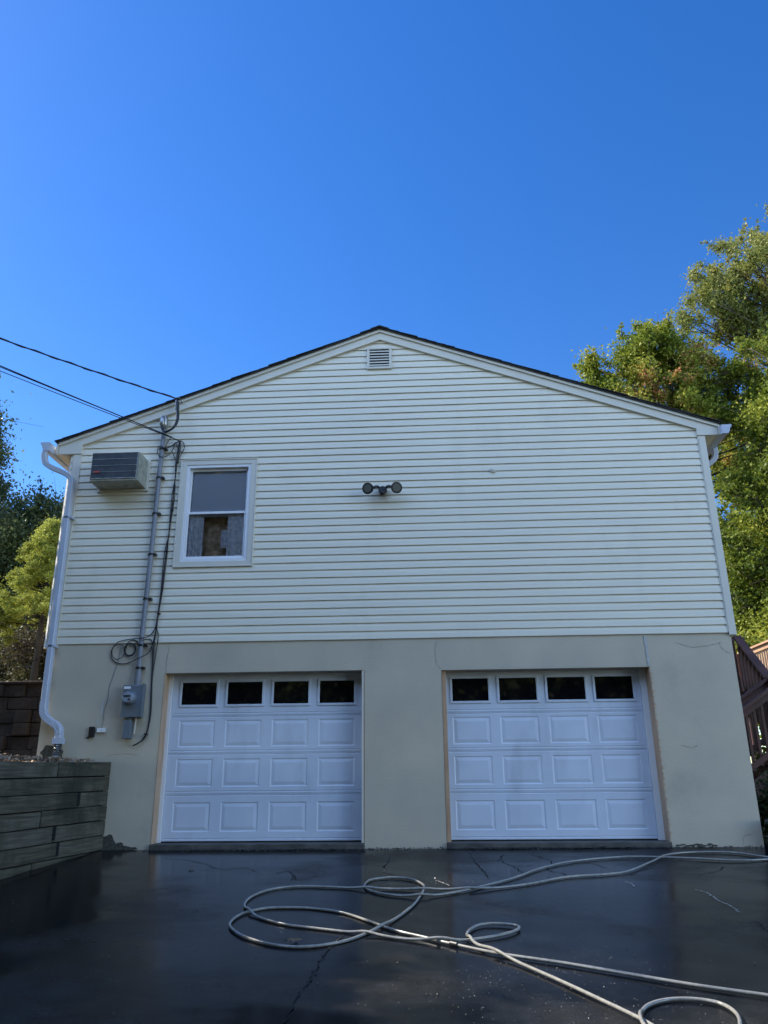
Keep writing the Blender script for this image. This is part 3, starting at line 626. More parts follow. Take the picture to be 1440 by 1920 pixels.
# meter
met = empty('electric_meter', 'grey electric meter box with round glass dial beside the left garage door', 'electric meter', (-3.61, 0, 1.49))
mb = MB(); mb.box(-3.738, -3.492, -0.115, 0.0, 1.50, 1.885); mb.build('meter_box', metal_m, met, bevel=0.008)
mb = MB(); mb.box(-3.495, -3.482, -0.122, -0.02, 1.495, 1.90); mb.box(-3.745, -3.482, -0.124, -0.1155, 1.4955, 1.503); mb.build('door_lip', metal_m, met)
def disc(c, r, y0, y1, m, name, n=28, par=None):
    mb = MB(); mb.cyl((c[0], y0, c[1]), (c[0], y1, c[1]), r, n); return mb.build(name, m, par, smooth=False, bevel=0.003)
disc((-3.628, 1.725), 0.083, -0.116, -0.145, metal_m, 'collar', par=met); 
mb = MB(); mb.tube([(-3.628, -0.14, 1.725), (-3.630, -0.20, 1.722), (-3.632, -0.235, 1.720), (-3.632, -0.24, 1.720)], [0.072, 0.070, 0.064, 0.055], 28); dial = mb.build('dial', mat('meter_glass', (0.30, 0.33, 0.38), 0.08, (0.22, 0.25, 0.3), 30, coat=1.0), met, smooth=False)
mb = MB(); mb.box(-3.675, -3.590, -0.244, -0.2405, 1.727, 1.745); mb.box(-3.61, -3.588, -0.244, -0.2405, 1.685, 1.705); mb.build('register', black_m, dial)
mb = MB(); mb.box(-3.725, -3.640, -0.1175, -0.1155, 1.835, 1.865); mb.build('label_plate', white_m, met)
mb = MB(); mb.box(-3.70, -3.60, -0.10, -0.01, 1.245, 1.46); mb.box(-3.69, -3.62, -0.07, -0.015, 1.46, 1.498); mb.build('lower_box', metal_m, met, bevel=0.006)
mb = MB(); mb.cyl((-3.575, -0.03, 1.30), (-3.57, -0.03, 1.50), 0.010, 8); mb.build('ground_tube', trim_m, met)

# small boxes
mb = MB(); mb.box(-4.145, -4.075, -0.045, 0.0, 1.27, 1.395); mb.box(-4.17, -4.14, -0.03, 0, 1.255, 1.275); tag(mb.build('outlet_cover', black_m, bevel=0.008), 'small black outlet cover on the stucco below the meter', 'outlet box')
jb = empty('junction_box', 'small white cable box on the stucco with a thin wire running up', 'junction box', (-3.99, 0, 1.32))
mb = MB(); mb.box(-4.045, -3.94, -0.032, 0.0, 1.325, 1.375); mb.build('cover', white_m, jb, bevel=0.004)
mb = MB(); mb.box(-3.99, -3.982, -0.035, -0.031, 1.346, 1.354); mb.build('screw', black_m, jb)
mb = MB(); mb.tube(crom([(-3.86, -0.022, 2.405), (-3.865, -0.012, 2.30), (-3.886, -0.006, 2.158), (-3.93, -0.006, 1.98), (-3.955, -0.006, 1.87), (-3.962, -0.006, 1.72), (-3.985, -0.006, 1.60), (-3.99, -0.006, 1.45), (-3.997, -0.01, 1.376)], 6), 0.0035, 5); mb.build('wire', grey_m, jb)

# floodlight
fl_ = empty('floodlight', 'black twin head motion floodlight at the middle of the siding', 'floodlight', (-0.495, -0.02, 4.40))
mb = MB(); mb.cyl((-0.495, -0.016, 4.40), (-0.495, -0.030, 4.40), 0.062, 24); mb.build('back_plate', trim_m, fl_)
mb = MB(); mb.tube([(-0.495, -0.030, 4.41), (-0.495, -0.07, 4.41), (-0.495, -0.085, 4.41)], [0.052, 0.050, 0.036], 18); mb.box(-0.54, -0.45, -0.08, -0.03, 4.38, 4.44); mb.build('body', black_m, fl_, bevel=0.006)
mb = MB(); mb.tube([(-0.495, -0.07, 4.40), (-0.495, -0.11, 4.37), (-0.495, -0.14, 4.33), (-0.495, -0.155, 4.305)], [0.03, 0.036, 0.036, 0.02], 16); mb.build('sensor', black_m, fl_, smooth=True)
for s in (-1, 1):
    mb = MB(); mb.tube(crom([(-0.495+s*0.03, -0.06, 4.42), (-0.495+s*0.07, -0.075, 4.45), (-0.495+s*0.12, -0.10, 4.43), (-0.495+s*0.145, -0.125, 4.40)], 5), 0.018, 10); mb.build('arm', black_m, fl_, smooth=True)
    a = Vector((-0.495+s*0.16, -0.11, 4.405)); d = Vector((s*0.35, -1, -0.30)).normalized()
    mb = MB(); mb.tube([a-d*0.01, a+d*0.03, a+d*0.08, a+d*0.10], [0.036, 0.058, 0.074, 0.078], 22); lh = mb.build('lamp_head', black_m, fl_, smooth=False)
    mb = MB(); mb.tube([a+d*0.1005, a+d*0.106], [0.056, 0.054], 22); mb.build('lens', mat('frosted_lens', (0.15, 0.15, 0.13), 0.15), lh)
mb = MB(); mb.tube([(0.985, -0.012, 4.663), (0.985, -0.035, 4.660), (0.985, -0.04, 4.658)], [0.030, 0.028, 0.012], 16); mb.box(0.952, 1.018, -0.026, -0.012, 4.628, 4.66)
tag(mb.build('vent_cap', trim_m, bevel=0.003), 'tiny round cream cap on the siding right of the floodlight', 'vent cap')

# ------------------------------------------------------------------ cables
def cable(name, pts, r, label, parent=None, k=6, cat='cable', m=cable_m):
    mb = MB(); mb.tube(crom(pts, k), r, 6); o = mb.build(name, m, parent, smooth=True)
    if not parent: tag(o, label, cat)
    return o
# overhead service drop: from a pole up the street to the rake board
def drop(a, d, k, sag, n=40):
    out = []
    for i in range(n+1):
        t = k*(i/n); out.append((a[0]+d[0]*t, a[1]+d[1]*t, a[2]+sag[0]*t+sag[1]*t*t))
    return out
K = 7.6
sd_ = empty('service_drop', 'twisted power line from the left into the rake board above the mast', 'power line', (-3.36, -0.15, 5.82))
mb = MB(); p = drop((-3.385, -0.14, 5.835), (-2.13, -0.96, 0), K, (0.425, 0.045)); mb.tube(p, 0.011, 6)
tw_ = [(Vector(q)+Vector((0.0, 0.012*math.cos(i*1.3), 0.012*math.sin(i*1.3)))) for i, q in enumerate(crom(p, 5))]; mb.tube(tw_, 0.008, 5)
mb.build('wire', cable_m, sd_, smooth=True)
mb = MB(); mb.tube([(-3.375, -0.15, 5.80), (-3.365, -0.15, 5.77), (-3.355, -0.15, 5.66), (-3.352, -0.15, 5.62)], [0.012, 0.028, 0.030, 0.018], 12); mb.build('splice', black_m, sd_)
mb = MB(); mb.tube(crom([(-3.40, -0.14, 5.84), (-3.36, -0.13, 5.86), (-3.335, -0.09, 5.83), (-3.33, -0.045, 5.80)], 5), 0.006, 6); mb.tube(crom([(-3.38, -0.165, 5.80), (-3.375, -0.17, 5.72), (-3.36, -0.17, 5.62), (-3.345, -0.16, 5.50), (-3.33, -0.15, 5.46)], 5), 0.007, 6); mb.build('clamp', alu_m, sd_)
mb = MB(); 
for dx in (-0.012, 0.0, 0.014): mb.tube(crom([(-3.352+dx, -0.15, 5.64), (-3.335+dx, -0.16, 5.52), (-3.36+dx, -0.17, 5.40), (-3.43, -0.17+dx, 5.33), (-3.51, -0.16+dx, 5.315), (-3.555+dx, -0.14, 5.40), (-3.557+dx, -0.125, 5.46)], 6), 0.0085, 6)
mb.build('drip_loop', cable_m, sd_, smooth=True)
tc = empty('telephone_cables', 'bundle of three thin black cables crossing from the left to the mast', 'cables', (-3.5, -0.12, 5.3))
for i, (dy, dz, zz) in enumerate(((0, 0.0, 0.0), (0.03, -0.020, 0.006), (-0.03, -0.065, -0.012))):
    mb = MB(); p = drop((-3.49, -0.12, 5.285+zz), (-2.02, -0.89+dy*0.4, 0), K*1.06, (0.655+dz, 0.012)); pre = [(-3.30, -0.035, 5.215), (-3.38, -0.08, 5.24)]
    mb.tube(pre+p, 0.0085 if i == 0 else 0.006, 6); mb.build('wire', cable_m, tc, smooth=True)
# loops near the mast head, the wall bundle and the lower coil are one loose bundle of cable
cb = empty('cable_bundle', 'loose black cables looped below the weatherhead and hanging down to the meter', 'cables', (-3.35, -0.03, 5.2))
def cpart(name, pts, r=0.0075, k=7): mb = MB(); mb.tube(crom(pts, k), r, 6); return mb.build(name, cable_m, cb, smooth=True)
run = [(-3.315, -0.045, 5.22), (-3.325, -0.04, 5.05), (-3.333, -0.035, 4.88), (-3.34, -0.032, 4.65), (-3.345, -0.032, 4.40), (-3.350, -0.032, 4.1), (-3.358, -0.032, 3.85), (-3.375, -0.032, 3.58), (-3.392, -0.032, 3.07), (-3.412, -0.032, 2.66)]
cpart('hanging_cable', run+[(-3.425, -0.025, 2.45), (-3.43, -0.012, 2.2), (-3.42, -0.01, 1.9), (-3.405, -0.01, 1.6), (-3.41, -0.012, 1.40), (-3.44, -0.018, 1.26), (-3.50, -0.03, 1.20), (-3.57, -0.03, 1.165)], 0.009)
cpart('hanging_cable', [(x+0.012+0.012*math.sin(i*1.9), y-0.012, z) for i, (x, y, z) in enumerate(run)]+[(-3.38, -0.03, 2.5), (-3.40, -0.015, 2.25), (-3.415, -0.012, 2.0), (-3.40, -0.012, 1.7), (-3.395, -0.012, 1.5), (-3.425, -0.016, 1.32), (-3.47, -0.02, 1.23)], 0.006)
cpart('hanging_cable', [(x-0.010+0.010*math.sin(i*2.3+1), y-0.008, z) for i, (x, y, z) in enumerate(run)]+[(-3.44, -0.03, 2.58), (-3.50, -0.035, 2.50), (-3.56, -0.10, 2.47), (-3.68, -0.035, 2.475), (-3.80, -0.03, 2.46), (-3.90, -0.03, 2.43), (-3.965, -0.03, 2.34), (-3.97, -0.02, 2.26), (-3.92, -0.02, 2.19), (-3.83, -0.018, 2.16), (-3.72, -0.018, 2.175), (-3.60, -0.095, 2.21), (-3.50, -0.03, 2.28), (-3.45, -0.03, 2.38), (-3.42, -0.03, 2.55)], 0.006)
def loop(cx, cz, rx, rz, y, r=0.005, a0=0, a1=6.6, nm='loop'):
    cpart(nm, [(cx+rx*math.cos(a0+(a1-a0)*i/14), y+0.006*math.sin(i), cz+rz*math.sin(a0+(a1-a0)*i/14)) for i in range(15)], r, 4)
loop(-3.88, 2.31, 0.085, 0.095, -0.028); loop(-3.73, 2.335, 0.065, 0.075, -0.030, 0.007); loop(-3.73, 2.335, 0.075, 0.083, -0.034, 0.006, 1.0, 7.2); loop(-3.705, 2.37, 0.075, 0.09, -0.026, 0.005, 0.2, 3.4)
cpart('loop', [(-3.55, -0.10, 2.44), (-3.50, -0.03, 2.465), (-3.46, -0.03, 2.44), (-3.445, -0.025, 2.34), (-3.435, -0.015, 2.2), (-3.425, -0.012, 2.0)], 0.006)
cpart('loop', [(-3.31, -0.04, 5.23), (-3.27, -0.04, 5.20), (-3.245, -0.04, 5.13), (-3.27, -0.04, 5.05), (-3.315, -0.035, 4.95), (-3.33, -0.035, 4.86)], 0.0055)
cpart('loop', [(-3.42, -0.10, 5.27), (-3.47, -0.11, 5.17), (-3.50, -0.10, 5.10), (-3.56, -0.10, 5.13), (-3.60, -0.10, 5.07), (-3.57, -0.10, 4.98), (-3.50, -0.095, 4.965), (-3.44, -0.07, 5.01), (-3.40, -0.05, 5.10), (-3.38, -0.045, 5.20)], 0.0055)
cpart('loop', [(-3.53, -0.11, 5.09), (-3.47, -0.08, 5.11), (-3.42, -0.05, 5.15), (-3.36, -0.045, 5.20), (-3.31, -0.04, 5.225)], 0.008)
cpart('loop', [(-3.41, -0.05, 5.06), (-3.38, -0.045, 4.99), (-3.35, -0.04, 4.93), (-3.335, -0.035, 4.84)], 0.0055)
cpart('loop', [(-3.37, -0.045, 5.19), (-3.33, -0.045, 5.10), (-3.28, -0.04, 5.06), (-3.25, -0.04, 5.08)], 0.005)
for (x, z) in ((-3.345, 4.2), (-3.40, 2.78), (-3.425, 1.285), (-3.33, 4.9), (-3.37, 3.62)):
    mb = MB(); mb.box(x-0.018, x+0.018, -0.055, -0.008, z, z+0.02); mb.build('clip', black_m, cb, bevel=0.003)
for o_, lc in ((ac, ac.location), (mast, mast.location), (met, met.location), (jb, jb.location), (fl_, fl_.location), (sd_, sd_.location), (tc, tc.location), (cb, cb.location)): local(o_, lc)

# utility pole up the street that carries the lines
pe = (-3.385-2.13*K, -0.14-0.96*K); up = empty('utility_pole', 'wooden utility pole up the street carrying the lines to the house', 'utility pole', (pe[0], pe[1], 0.8))
mb = MB(); mb.tube([(pe[0], pe[1], -0.8), (pe[0], pe[1], 12.6)], [0.17, 0.11], 14); mb.build('pole', bark_m, up)
mb = MB(); mb.box(pe[0]-1.1, pe[0]+1.1, pe[1]-0.22, pe[1]-0.11, 11.9, 12.05); mb.build('crossarm', bark_m, up, bevel=0.01); local(up, up.location)

# ------------------------------------------------------------------ driveway cracks, gravel, hose, leaves
def gstroke(mb, pts, wd, h=0.012, mi=0):
    P = crom([(x, y, 0) for x, y in pts], 10); m_ = len(P); vs = []
    for i, p in enumerate(P):
        t = (P[min(i+1, m_-1)]-P[max(i-1, 0)]).normalized(); n_ = Vector((-t.y, t.x, 0)); ww = wd*random.uniform(0.3, 1.2)*(0.3 if i in (0, m_-1) else 1); j = Vector((random.gauss(0, 0.008), random.gauss(0, 0.008), 0))
        for s in (-1, 1):
            q = p+j+n_*ww*s; vs.append((q.x, q.y, gz(q.y)+0.008*noise.noise(Vector((q.x*0.6, q.y*0.6, 0)))*(q.y < -0.3)+0.004))
    mb.add(vs, [(2*i, 2*i+2, 2*i+3, 2*i+1) for i in range(m_-1)], mi)
mb = MB()
for c in ([(2.34, -3.31), (2.31, -3.5), (2.30, -3.7), (2.2, -4.0)], [(-0.60, -3.70), (-0.66, -4.0), (-0.69, -4.36), (-0.70, -4.58), (-0.73, -4.85), (-0.74, -5.3)], [(-1.5, -1.5), (-1.39, -1.38), (-1.3, -1.6), (-1.22, -1.8), (-1.05, -1.6)], [(-1.3, -1.6), (-1.29, -1.85)],
          [(0.44, -0.35), (0.48, -0.96), (0.52, -1.42), (0.54, -1.76)], [(0.48, -0.96), (0.72, -0.85), (0.83, -1.15), (1.05, -1.1)], [(2.26, -1.46), (2.47, -1.59), (2.71, -1.46), (2.9, -1.2)], [(1.86, -1.65), (2.03, -1.4), (2.24, -1.18)], [(-0.42, -0.6), (-0.45, -1.35), (-0.33, -1.61)],
          [(-2.3, -1.0), (-2.1, -1.25), (-1.85, -1.2), (-1.7, -1.4)], [(1.1, -0.5), (1.25, -0.9), (1.15, -1.3), (1.3, -1.6)], [(0.83, -1.15), (0.9, -1.5)], [(-0.45, -1.1), (-0.7, -1.0)], [(1.25, -0.9), (1.6, -1.0), (1.75, -1.3)], [(-2.9, -0.6), (-2.6, -0.75), (-2.3, -1.0)], [(0.72, -0.85), (0.8, -0.5)]):
    gstroke(mb, c, 0.006)
for c in ([(2.25, -2.26), (2.31, -2.37), (2.31, -2.5), (2.3, -2.66), (2.32, -2.77), (2.33, -2.88), (2.32, -3.08)], [(1.75, -1.94), (1.78, -2.04), (1.77, -2.17)], [(0.05, -1.85), (0.12, -1.95), (0.18, -2.1)]):
    gstroke(mb, c, 0.007, mi=1)
tag(mb.build('driveway_cracks', [crack_m, wetcrack_m]), kind='structure')
mb = MB()
def stone(c, s, mi=0):
    e = Matrix.Rotation(random.uniform(0, 6.28), 3, 'Z'); q = [Vector((random.uniform(.6, 1)*a, random.uniform(.6, 1)*b, random.uniform(.4, .9)*d))*s for a, b, d in ((1, 0, 0), (0, 1, 0), (-1, 0, 0), (0, -1, 0), (0, 0, 1), (0, 0, -1))]
    mb.add([Vector(c)+e @ v for v in q], [(0, 1, 4), (1, 2, 4), (2, 3, 4), (3, 0, 4), (1, 0, 5), (2, 1, 5), (3, 2, 5), (0, 3, 5)], mi)
for i in range(2200):
    x = random.uniform(-3.3, 3.75); dens = math.exp(-((x+1.75)/0.9)**2)+0.7*math.exp(-((x-1.5)/1.2)**2)+0.12
    if random.random() > dens: continue
    y = -0.052-abs(random.gauss(0, 0.07 if x < -0.7 else 0.035)); stone((x, y, gz(y)+random.uniform(0.0, 0.014)), random.uniform(0.006, 0.015))
for i in range(160):
    x = random.uniform(-3.9, 3.7); y = -random.uniform(0.1, 5.2); stone((x, y, gz(y)+0.008), random.uniform(0.003, 0.008))
for i in range(900):                              # pale stones whose light colour stands in for sun glints
    a_ = random.random()
    x, y = (random.gauss(0.25, 0.45), random.gauss(-1.95, 0.12)) if a_ < 0.35 else ((random.gauss(0.6, 0.5), random.gauss(-4.7, 0.45)) if a_ < 0.8 else (random.gauss(2.0, 0.8), random.gauss(-2.4, 0.5)))
    if -3.9 < x < 3.7 and y < -0.6: stone((x, y, gz(y)+0.008), random.uniform(0.0015, 0.0042), 1)
tag(mb.build('gravel', [gravel_m, mat('sun_glint_grit', (0.38, 0.36, 0.32), 0.12, (0.20, 0.19, 0.17), 90)]), 'loose wet gravel along the concrete sills of the garage, with pale specks for sun glints', 'gravel', kind='stuff')

HA = [(3.49, -0.79), (3.27, -0.53), (2.96, -0.46), (2.58, -0.58), (2.27, -0.98), (1.91, -1.48), (1.66, -1.65), (1.25, -1.79), (0.82, -2.11), (0.43, -2.28), (0.06, -2.3), (-0.31, -2.27), (-0.59, -2.25), (-0.88, -2.18), (-1.17, -2.15), (-1.38, -2.26), (-1.49, -2.51), (-1.5, -2.79), (-1.44, -2.99), (-1.3, -3.23), (-1.07, -3.44), (-0.86, -3.54), (-0.62, -3.64), (-0.4, -3.72), (-0.17, -3.83), (0.07, -3.88), (0.25, -3.85), (0.44, -3.75), (0.56, -3.65), (0.62, -3.54), (0.58, -3.46), (0.43, -3.43), (0.32, -3.5), (0.25, -3.67), (0.25, -3.81), (0.29, -3.94), (0.4, -4.14), (0.59, -4.45), (0.74, -4.71), (0.88, -4.97), (1.01, -5.22), (1.1, -5.43), (1.24, -5.52), (1.4, -5.4), (1.47, -5.27), (1.5, -5.13), (1.47, -5.01), (1.36, -4.95), (1.22, -4.96), (1.1, -5.04), (1.03, -5.17), (1.0, -5.31), (1.04, -5.47), (1.2, -5.9), (1.7, -6.3)]
HB = [(3.44, -0.92), (3.2, -0.97), (2.95, -0.93), (2.72, -0.84), (2.2, -0.73), (1.8, -0.81), (1.38, -1.04), (1.06, -1.38), (0.81, -1.76), (0.54, -2.08), (0.24, -2.38), (-0.03, -2.54), (-0.27, -2.52), (-0.46, -2.4), (-0.56, -2.23), (-0.58, -2.05), (-0.53, -1.86), (-0.35, -1.77), (-0.18, -1.84), (-0.08, -2.03), (-0.05, -2.23), (-0.09, -2.6), (-0.16, -2.96), (-0.3, -3.4), (-0.44, -3.68), (-0.6, -3.9), (-0.83, -4.01), (-1.05, -3.96), (-1.27, -3.78), (-1.42, -3.56), (-1.47, -3.38), (-1.45, -3.16), (-1.36, -3.01), (-1.23, -2.94), (-0.95, -2.96), (-0.68, -3.1), (-0.46, -3.35), (-0.26, -3.6), (-0.03, -3.8), (0.145, -3.95), (0.43, -4.16), (0.8, -4.35), (1.18, -4.58), (1.43, -4.73), (1.76, -4.89), (1.94, -4.98), (2.6, -5.3)]
full = [Vector((x, y, 0)) for x, y in HB[::-1]]+[Vector((3.75, -0.90, 0)), Vector((3.82, -0.84, 0)), Vector((3.72, -0.80, 0))]+[Vector((x, y, 0)) for x, y in HA]
P = crom(full, 7); A = np.array([(p.x, p.y) for p in P]); s_ = np.concatenate([[0], np.cumsum(np.hypot(*np.diff(A, axis=0).T))])
lift = np.zeros(len(A))
for i in range(len(A)):
    m_ = s_ < s_[i]-0.35
    if m_.any():
        d = np.hypot(*(A[m_]-A[i]).T).min(); lift[i] = 0.026*math.exp(-(d/0.05)**2)
lift = np.convolve(np.pad(lift, 3, 'edge'), [.05, .1, .2, .3, .2, .1, .05], 'valid')
pts = [(a[0], a[1], gz(a[1])+0.0145+l) for a, l in zip(A, lift)]
hz = empty('garden_hose', 'long beige garden hose looping across the wet driveway', 'garden hose', (0.1, -3.5, gz(-3.5)))
mb = MB(); mb.tube(pts, 0.0102, 9); mb.build('tube', hose_m, hz, smooth=True)
mb = MB(); c0, c1 = Vector((0.125, -3.935, gz(-3.935)+0.016)), Vector((0.17, -3.972, gz(-3.972)+0.016)); mb.cyl(c0, c1, 0.0165, 12); mb.build('coupling', black_m, hz, bevel=0.002); local(hz, hz.location)
def leaf(loc, s, a, label):
    mb = MB(); n = 14; vs = [Vector((0, 0, 0.006))]
    for i in range(n):
        q = 2*math.pi*i/n; r = s*(1 if i % 2 == 0 else 0.62)*(1.25 if i == 0 else 1); vs.append(Vector((r*math.cos(q), r*math.sin(q)*0.8, 0.004+0.012*random.random())))
    R_ = Matrix.Rotation(a, 4, 'Z'); mb.add([R_ @ v for v in vs], [(0, 1+i, 1+(i+1) % n) for i in range(n)])
    o = mb.build('fallen_leaf', leaf_m); o.location = loc; tag(o, label, 'leaf')
leaf((-0.925, -3.865, gz(-3.865)+0.01), 0.05, 0.4, 'curled tan leaf lying inside the big hose loop')
leaf((-2.40, -1.25, gz(-1.25)+0.01), 0.04, 1.4, 'small pale leaf alone on the asphalt before the left garage door')

# black tub at the right corner
tb = empty('plastic_tub', 'dark grey plastic tub standing at the right house corner', 'tub', (4.02, -0.12, 0))
mb = MB(); n = 24; prof = [(0.155, 0.0), (0.165, 0.02), (0.20, 0.26), (0.225, 0.262), (0.225, 0.285), (0.195, 0.285), (0.155, 0.03), (0.0, 0.03)]
vs = [(4.02+r*math.cos(2*math.pi*i/n), -0.12+r*math.sin(2*math.pi*i/n), z-0.01) for r, z in prof for i in range(n)]
mb.add(vs, [(j*n+i, j*n+(i+1) % n, (j+1)*n+(i+1) % n, (j+1)*n+i) for j in range(len(prof)-1) for i in range(n)]); mb.build('tub', bin_m, tb, smooth=False); local(tb, tb.location)

# ------------------------------------------------------------------ deck and stairs
dk = empty('deck_stairs', 'red brown wooden deck with switchback stairs and baluster railings right of the house', 'deck', (5.4, 4, 0))
FZ = 2.12
mb = MB(); x = 3.95
while x < 6.45: mb.box(x, x+0.135, 4.0, 8.0, FZ-0.04, FZ); x += 0.142
mb.box(5.5, 7.36, 5.0, 8.6, 2.45, 2.49); mb.box(5.5, 7.36, 5.0, 5.04, 2.20, 2.449); mb.box(7.32, 7.36, 5.04, 8.6, 2.20, 2.449)
mb.box(3.95, 6.5, 3.96, 3.998, FZ-0.24, FZ-0.005); mb.box(6.5, 6.54, 3.96, 8.0, FZ-0.24, FZ-0.005)
mb.build('deck_floor', redwood_m, dk)
def rail(p, q, hgt=0.92, base=0.08, name='railing', posts=True, wm=None):
    wm = wm or redwood_m
    p, q = Vector(p), Vector(q); mb = MB(); L = (Vector((q.x, q.y, 0))-Vector((p.x, p.y, 0))).length; d = (q-p); al = math.atan2(d.y, d.x)
    def bar(z, hh, ww):
        a, b = p+Vector((0, 0, z)), q+Vector((0, 0, z)); u = Vector((-math.sin(al), math.cos(al), 0))*ww
        vs = [a-u, a+u, a+u+Vector((0, 0, hh)), a-u+Vector((0, 0, hh)), b-u, b+u, b+u+Vector((0, 0, hh)), b-u+Vector((0, 0, hh))]
        mb.add(vs, [(0, 1, 2, 3), (7, 6, 5, 4), (0, 4, 5, 1), (1, 5, 6, 2), (2, 6, 7, 3), (3, 7, 4, 0)])
    bar(hgt, 0.04, 0.07); bar(hgt-0.10, 0.09, 0.02); bar(base, 0.09, 0.02)
    r_ = mb.build(name, wm, dk); n = max(2, int(L/0.115)); mb2 = MB()
    for i in range(1, n):
        c = p.lerp(q, i/n); m_ = Matrix.Translation(c) @ Matrix.Rotation(al, 4, 'Z'); mb2 = MB(); mb2.box(-0.018, 0.018, -0.055, -0.0205, base-0.04, hgt-0.015, 0, m_)
        mb2.build('baluster', wm, r_)
    if posts:
        for c in (p, q):
            mb3 = MB(); m_ = Matrix.Translation(c) @ Matrix.Rotation(al, 4, 'Z'); mb3.box(-0.045, 0.045, 0.0205, 0.11, -0.15, hgt-0.004, 0, m_); mb3.build('rail_post', redwood_m, r_)
rail((7.3, 5.0, 2.50), (7.3, 8.6, 2.50), 0.94, wm=mat('sunlit_rail_wood', (0.44, 0.28, 0.16), 0.6, (0.36, 0.20, 0.11), 6, 0.25, 30))  # far railing coloured lighter than the stair rails to look sunlit
rail((5.40, 3.9, FZ), (5.40, 2.95, FZ-0.80), 0.90); rail((6.45, 3.9, FZ), (6.45, 2.95, FZ-0.80), 0.90)
rail((3.98, 4.02, FZ), (5.36, 4.02, FZ), 0.94)
LZ = FZ-0.84
rail((5.40, 2.90, LZ+0.02), (4.02, 2.90, LZ-0.88), 0.90); rail((5.40, 1.95, LZ+0.02), (4.02, 1.95, LZ-0.88), 0.90); rail((6.45, 2.9, LZ), (6.45, 1.95, LZ), 0.9); rail((5.45, 1.95, LZ), (6.4, 1.95, LZ), 0.9)
for (a, b) in (((5.40, 3.95), (5.46, 2.95)), ((6.38, 3.95), (6.44, 2.95))):
    mb = MB(); mb.add([(a[0], a[1], FZ-0.02), (b[0], a[1], FZ-0.02), (b[0], b[1], LZ-0.02), (a[0], b[1], LZ-0.02), (a[0], a[1], FZ-0.26), (b[0], a[1], FZ-0.26), (b[0], b[1], LZ-0.24), (a[0], b[1], LZ-0.24)], [(0, 1, 2, 3), (7, 6, 5, 4), (0, 3, 7, 4), (1, 5, 6, 2), (3, 2, 6, 7), (0, 4, 5, 1)]); mb.build('stringer', redwood_m, dk)
for y in (1.98, 2.86):
    mb = MB(); mb.prism([(5.42, LZ-0.02), (5.42, LZ-0.26), (4.02, LZ-1.20), (4.02, LZ-0.94)], y, y+0.045); mb.build('stringer', redwood_m, dk)
for i in range(4):
    mb = MB(); mb.box(5.465, 6.375, 3.95-0.24*(i+1), 3.95-0.24*i+0.02, FZ-0.175*(i+1)-0.04, FZ-0.175*(i+1)); mb.build('tread', redwood_m, dk)
for i in range(6):
    mb = MB(); mb.box(5.38-0.235*(i+1), 5.38-0.235*i+0.02, 2.03, 2.855, LZ-0.17*(i+1)-0.04, LZ-0.17*(i+1)); mb.build('tread', redwood_m, dk)
mb = MB(); mb.box(5.40, 6.45, 1.95, 2.93, LZ-0.05, LZ-0.005); mb.build('landing', redwood_m, dk)
for (x, y, z) in ((5.45, 2.0, LZ-0.055), (6.40, 2.0, LZ-0.055), (6.42, 3.95, FZ-0.245), (4.1, 7.9, FZ-0.045), (5.4, 6, FZ-0.045), (6.42, 7.9, FZ-0.245), (7.25, 8.5, 2.44), (7.25, 5.15, 2.44)):
    mb = MB(); mb.box(x-0.05, x+0.05, y-0.05, y+0.05, -0.1, z); mb.build('post', redwood_m, dk)
mb = MB()
for i in range(9): mb.box(5.46+i*0.10, 5.535+i*0.10, 1.975, 1.995, 0.05, LZ-0.06)
mb.build('lattice', redwood_m, dk)
local(dk, dk.location)

# ------------------------------------------------------------------ trees
def leafmesh(name, cent, rad, n, size, m, parent, up=0.3, flat=1.0, seed=0):
    g = np.random.default_rng(seed); cent = np.array(cent, float); rad = np.array(rad, float)
    wgt = rad**2; idx = g.choice(len(cent), n, p=wgt/wgt.sum())
    d = g.normal(size=(n, 3)); d /= np.linalg.norm(d, axis=1, keepdims=True); rr = g.random(n)**0.6
    rr = np.where(g.random(n) < 0.55, np.abs(g.normal(size=n))*0.62, rr); c = cent[idx]+d*(rad[idx]*rr)[:, None]*np.array([1, 1, flat])
    nn = g.normal(size=(n, 3))+np.array([0, 0, up])+d*0.5; nn /= np.linalg.norm(nn, axis=1, keepdims=True)
    a = np.cross(nn, g.normal(size=(n, 3))); a /= np.linalg.norm(a, axis=1, keepdims=True); b = np.cross(nn, a)
    s = size*g.uniform(0.6, 1.3, n)[:, None]
    v = np.stack([c-a*s, c-b*s*0.55-nn*s*0.12, c+a*s, c+b*s*0.55-nn*s*0.12], 1).reshape(-1, 3)
    me = bpy.data.meshes.new(name); me.vertices.add(4*n); me.vertices.foreach_set('co', v.ravel()); me.loops.add(4*n); me.loops.foreach_set('vertex_index', np.arange(4*n))
    me.polygons.add(n); me.polygons.foreach_set('loop_start', np.arange(n)*4); me.materials.append(m); me.update(calc_edges=True)
    o = bpy.data.objects.new(name, me); C.objects.link(o); o.parent = parent; return o
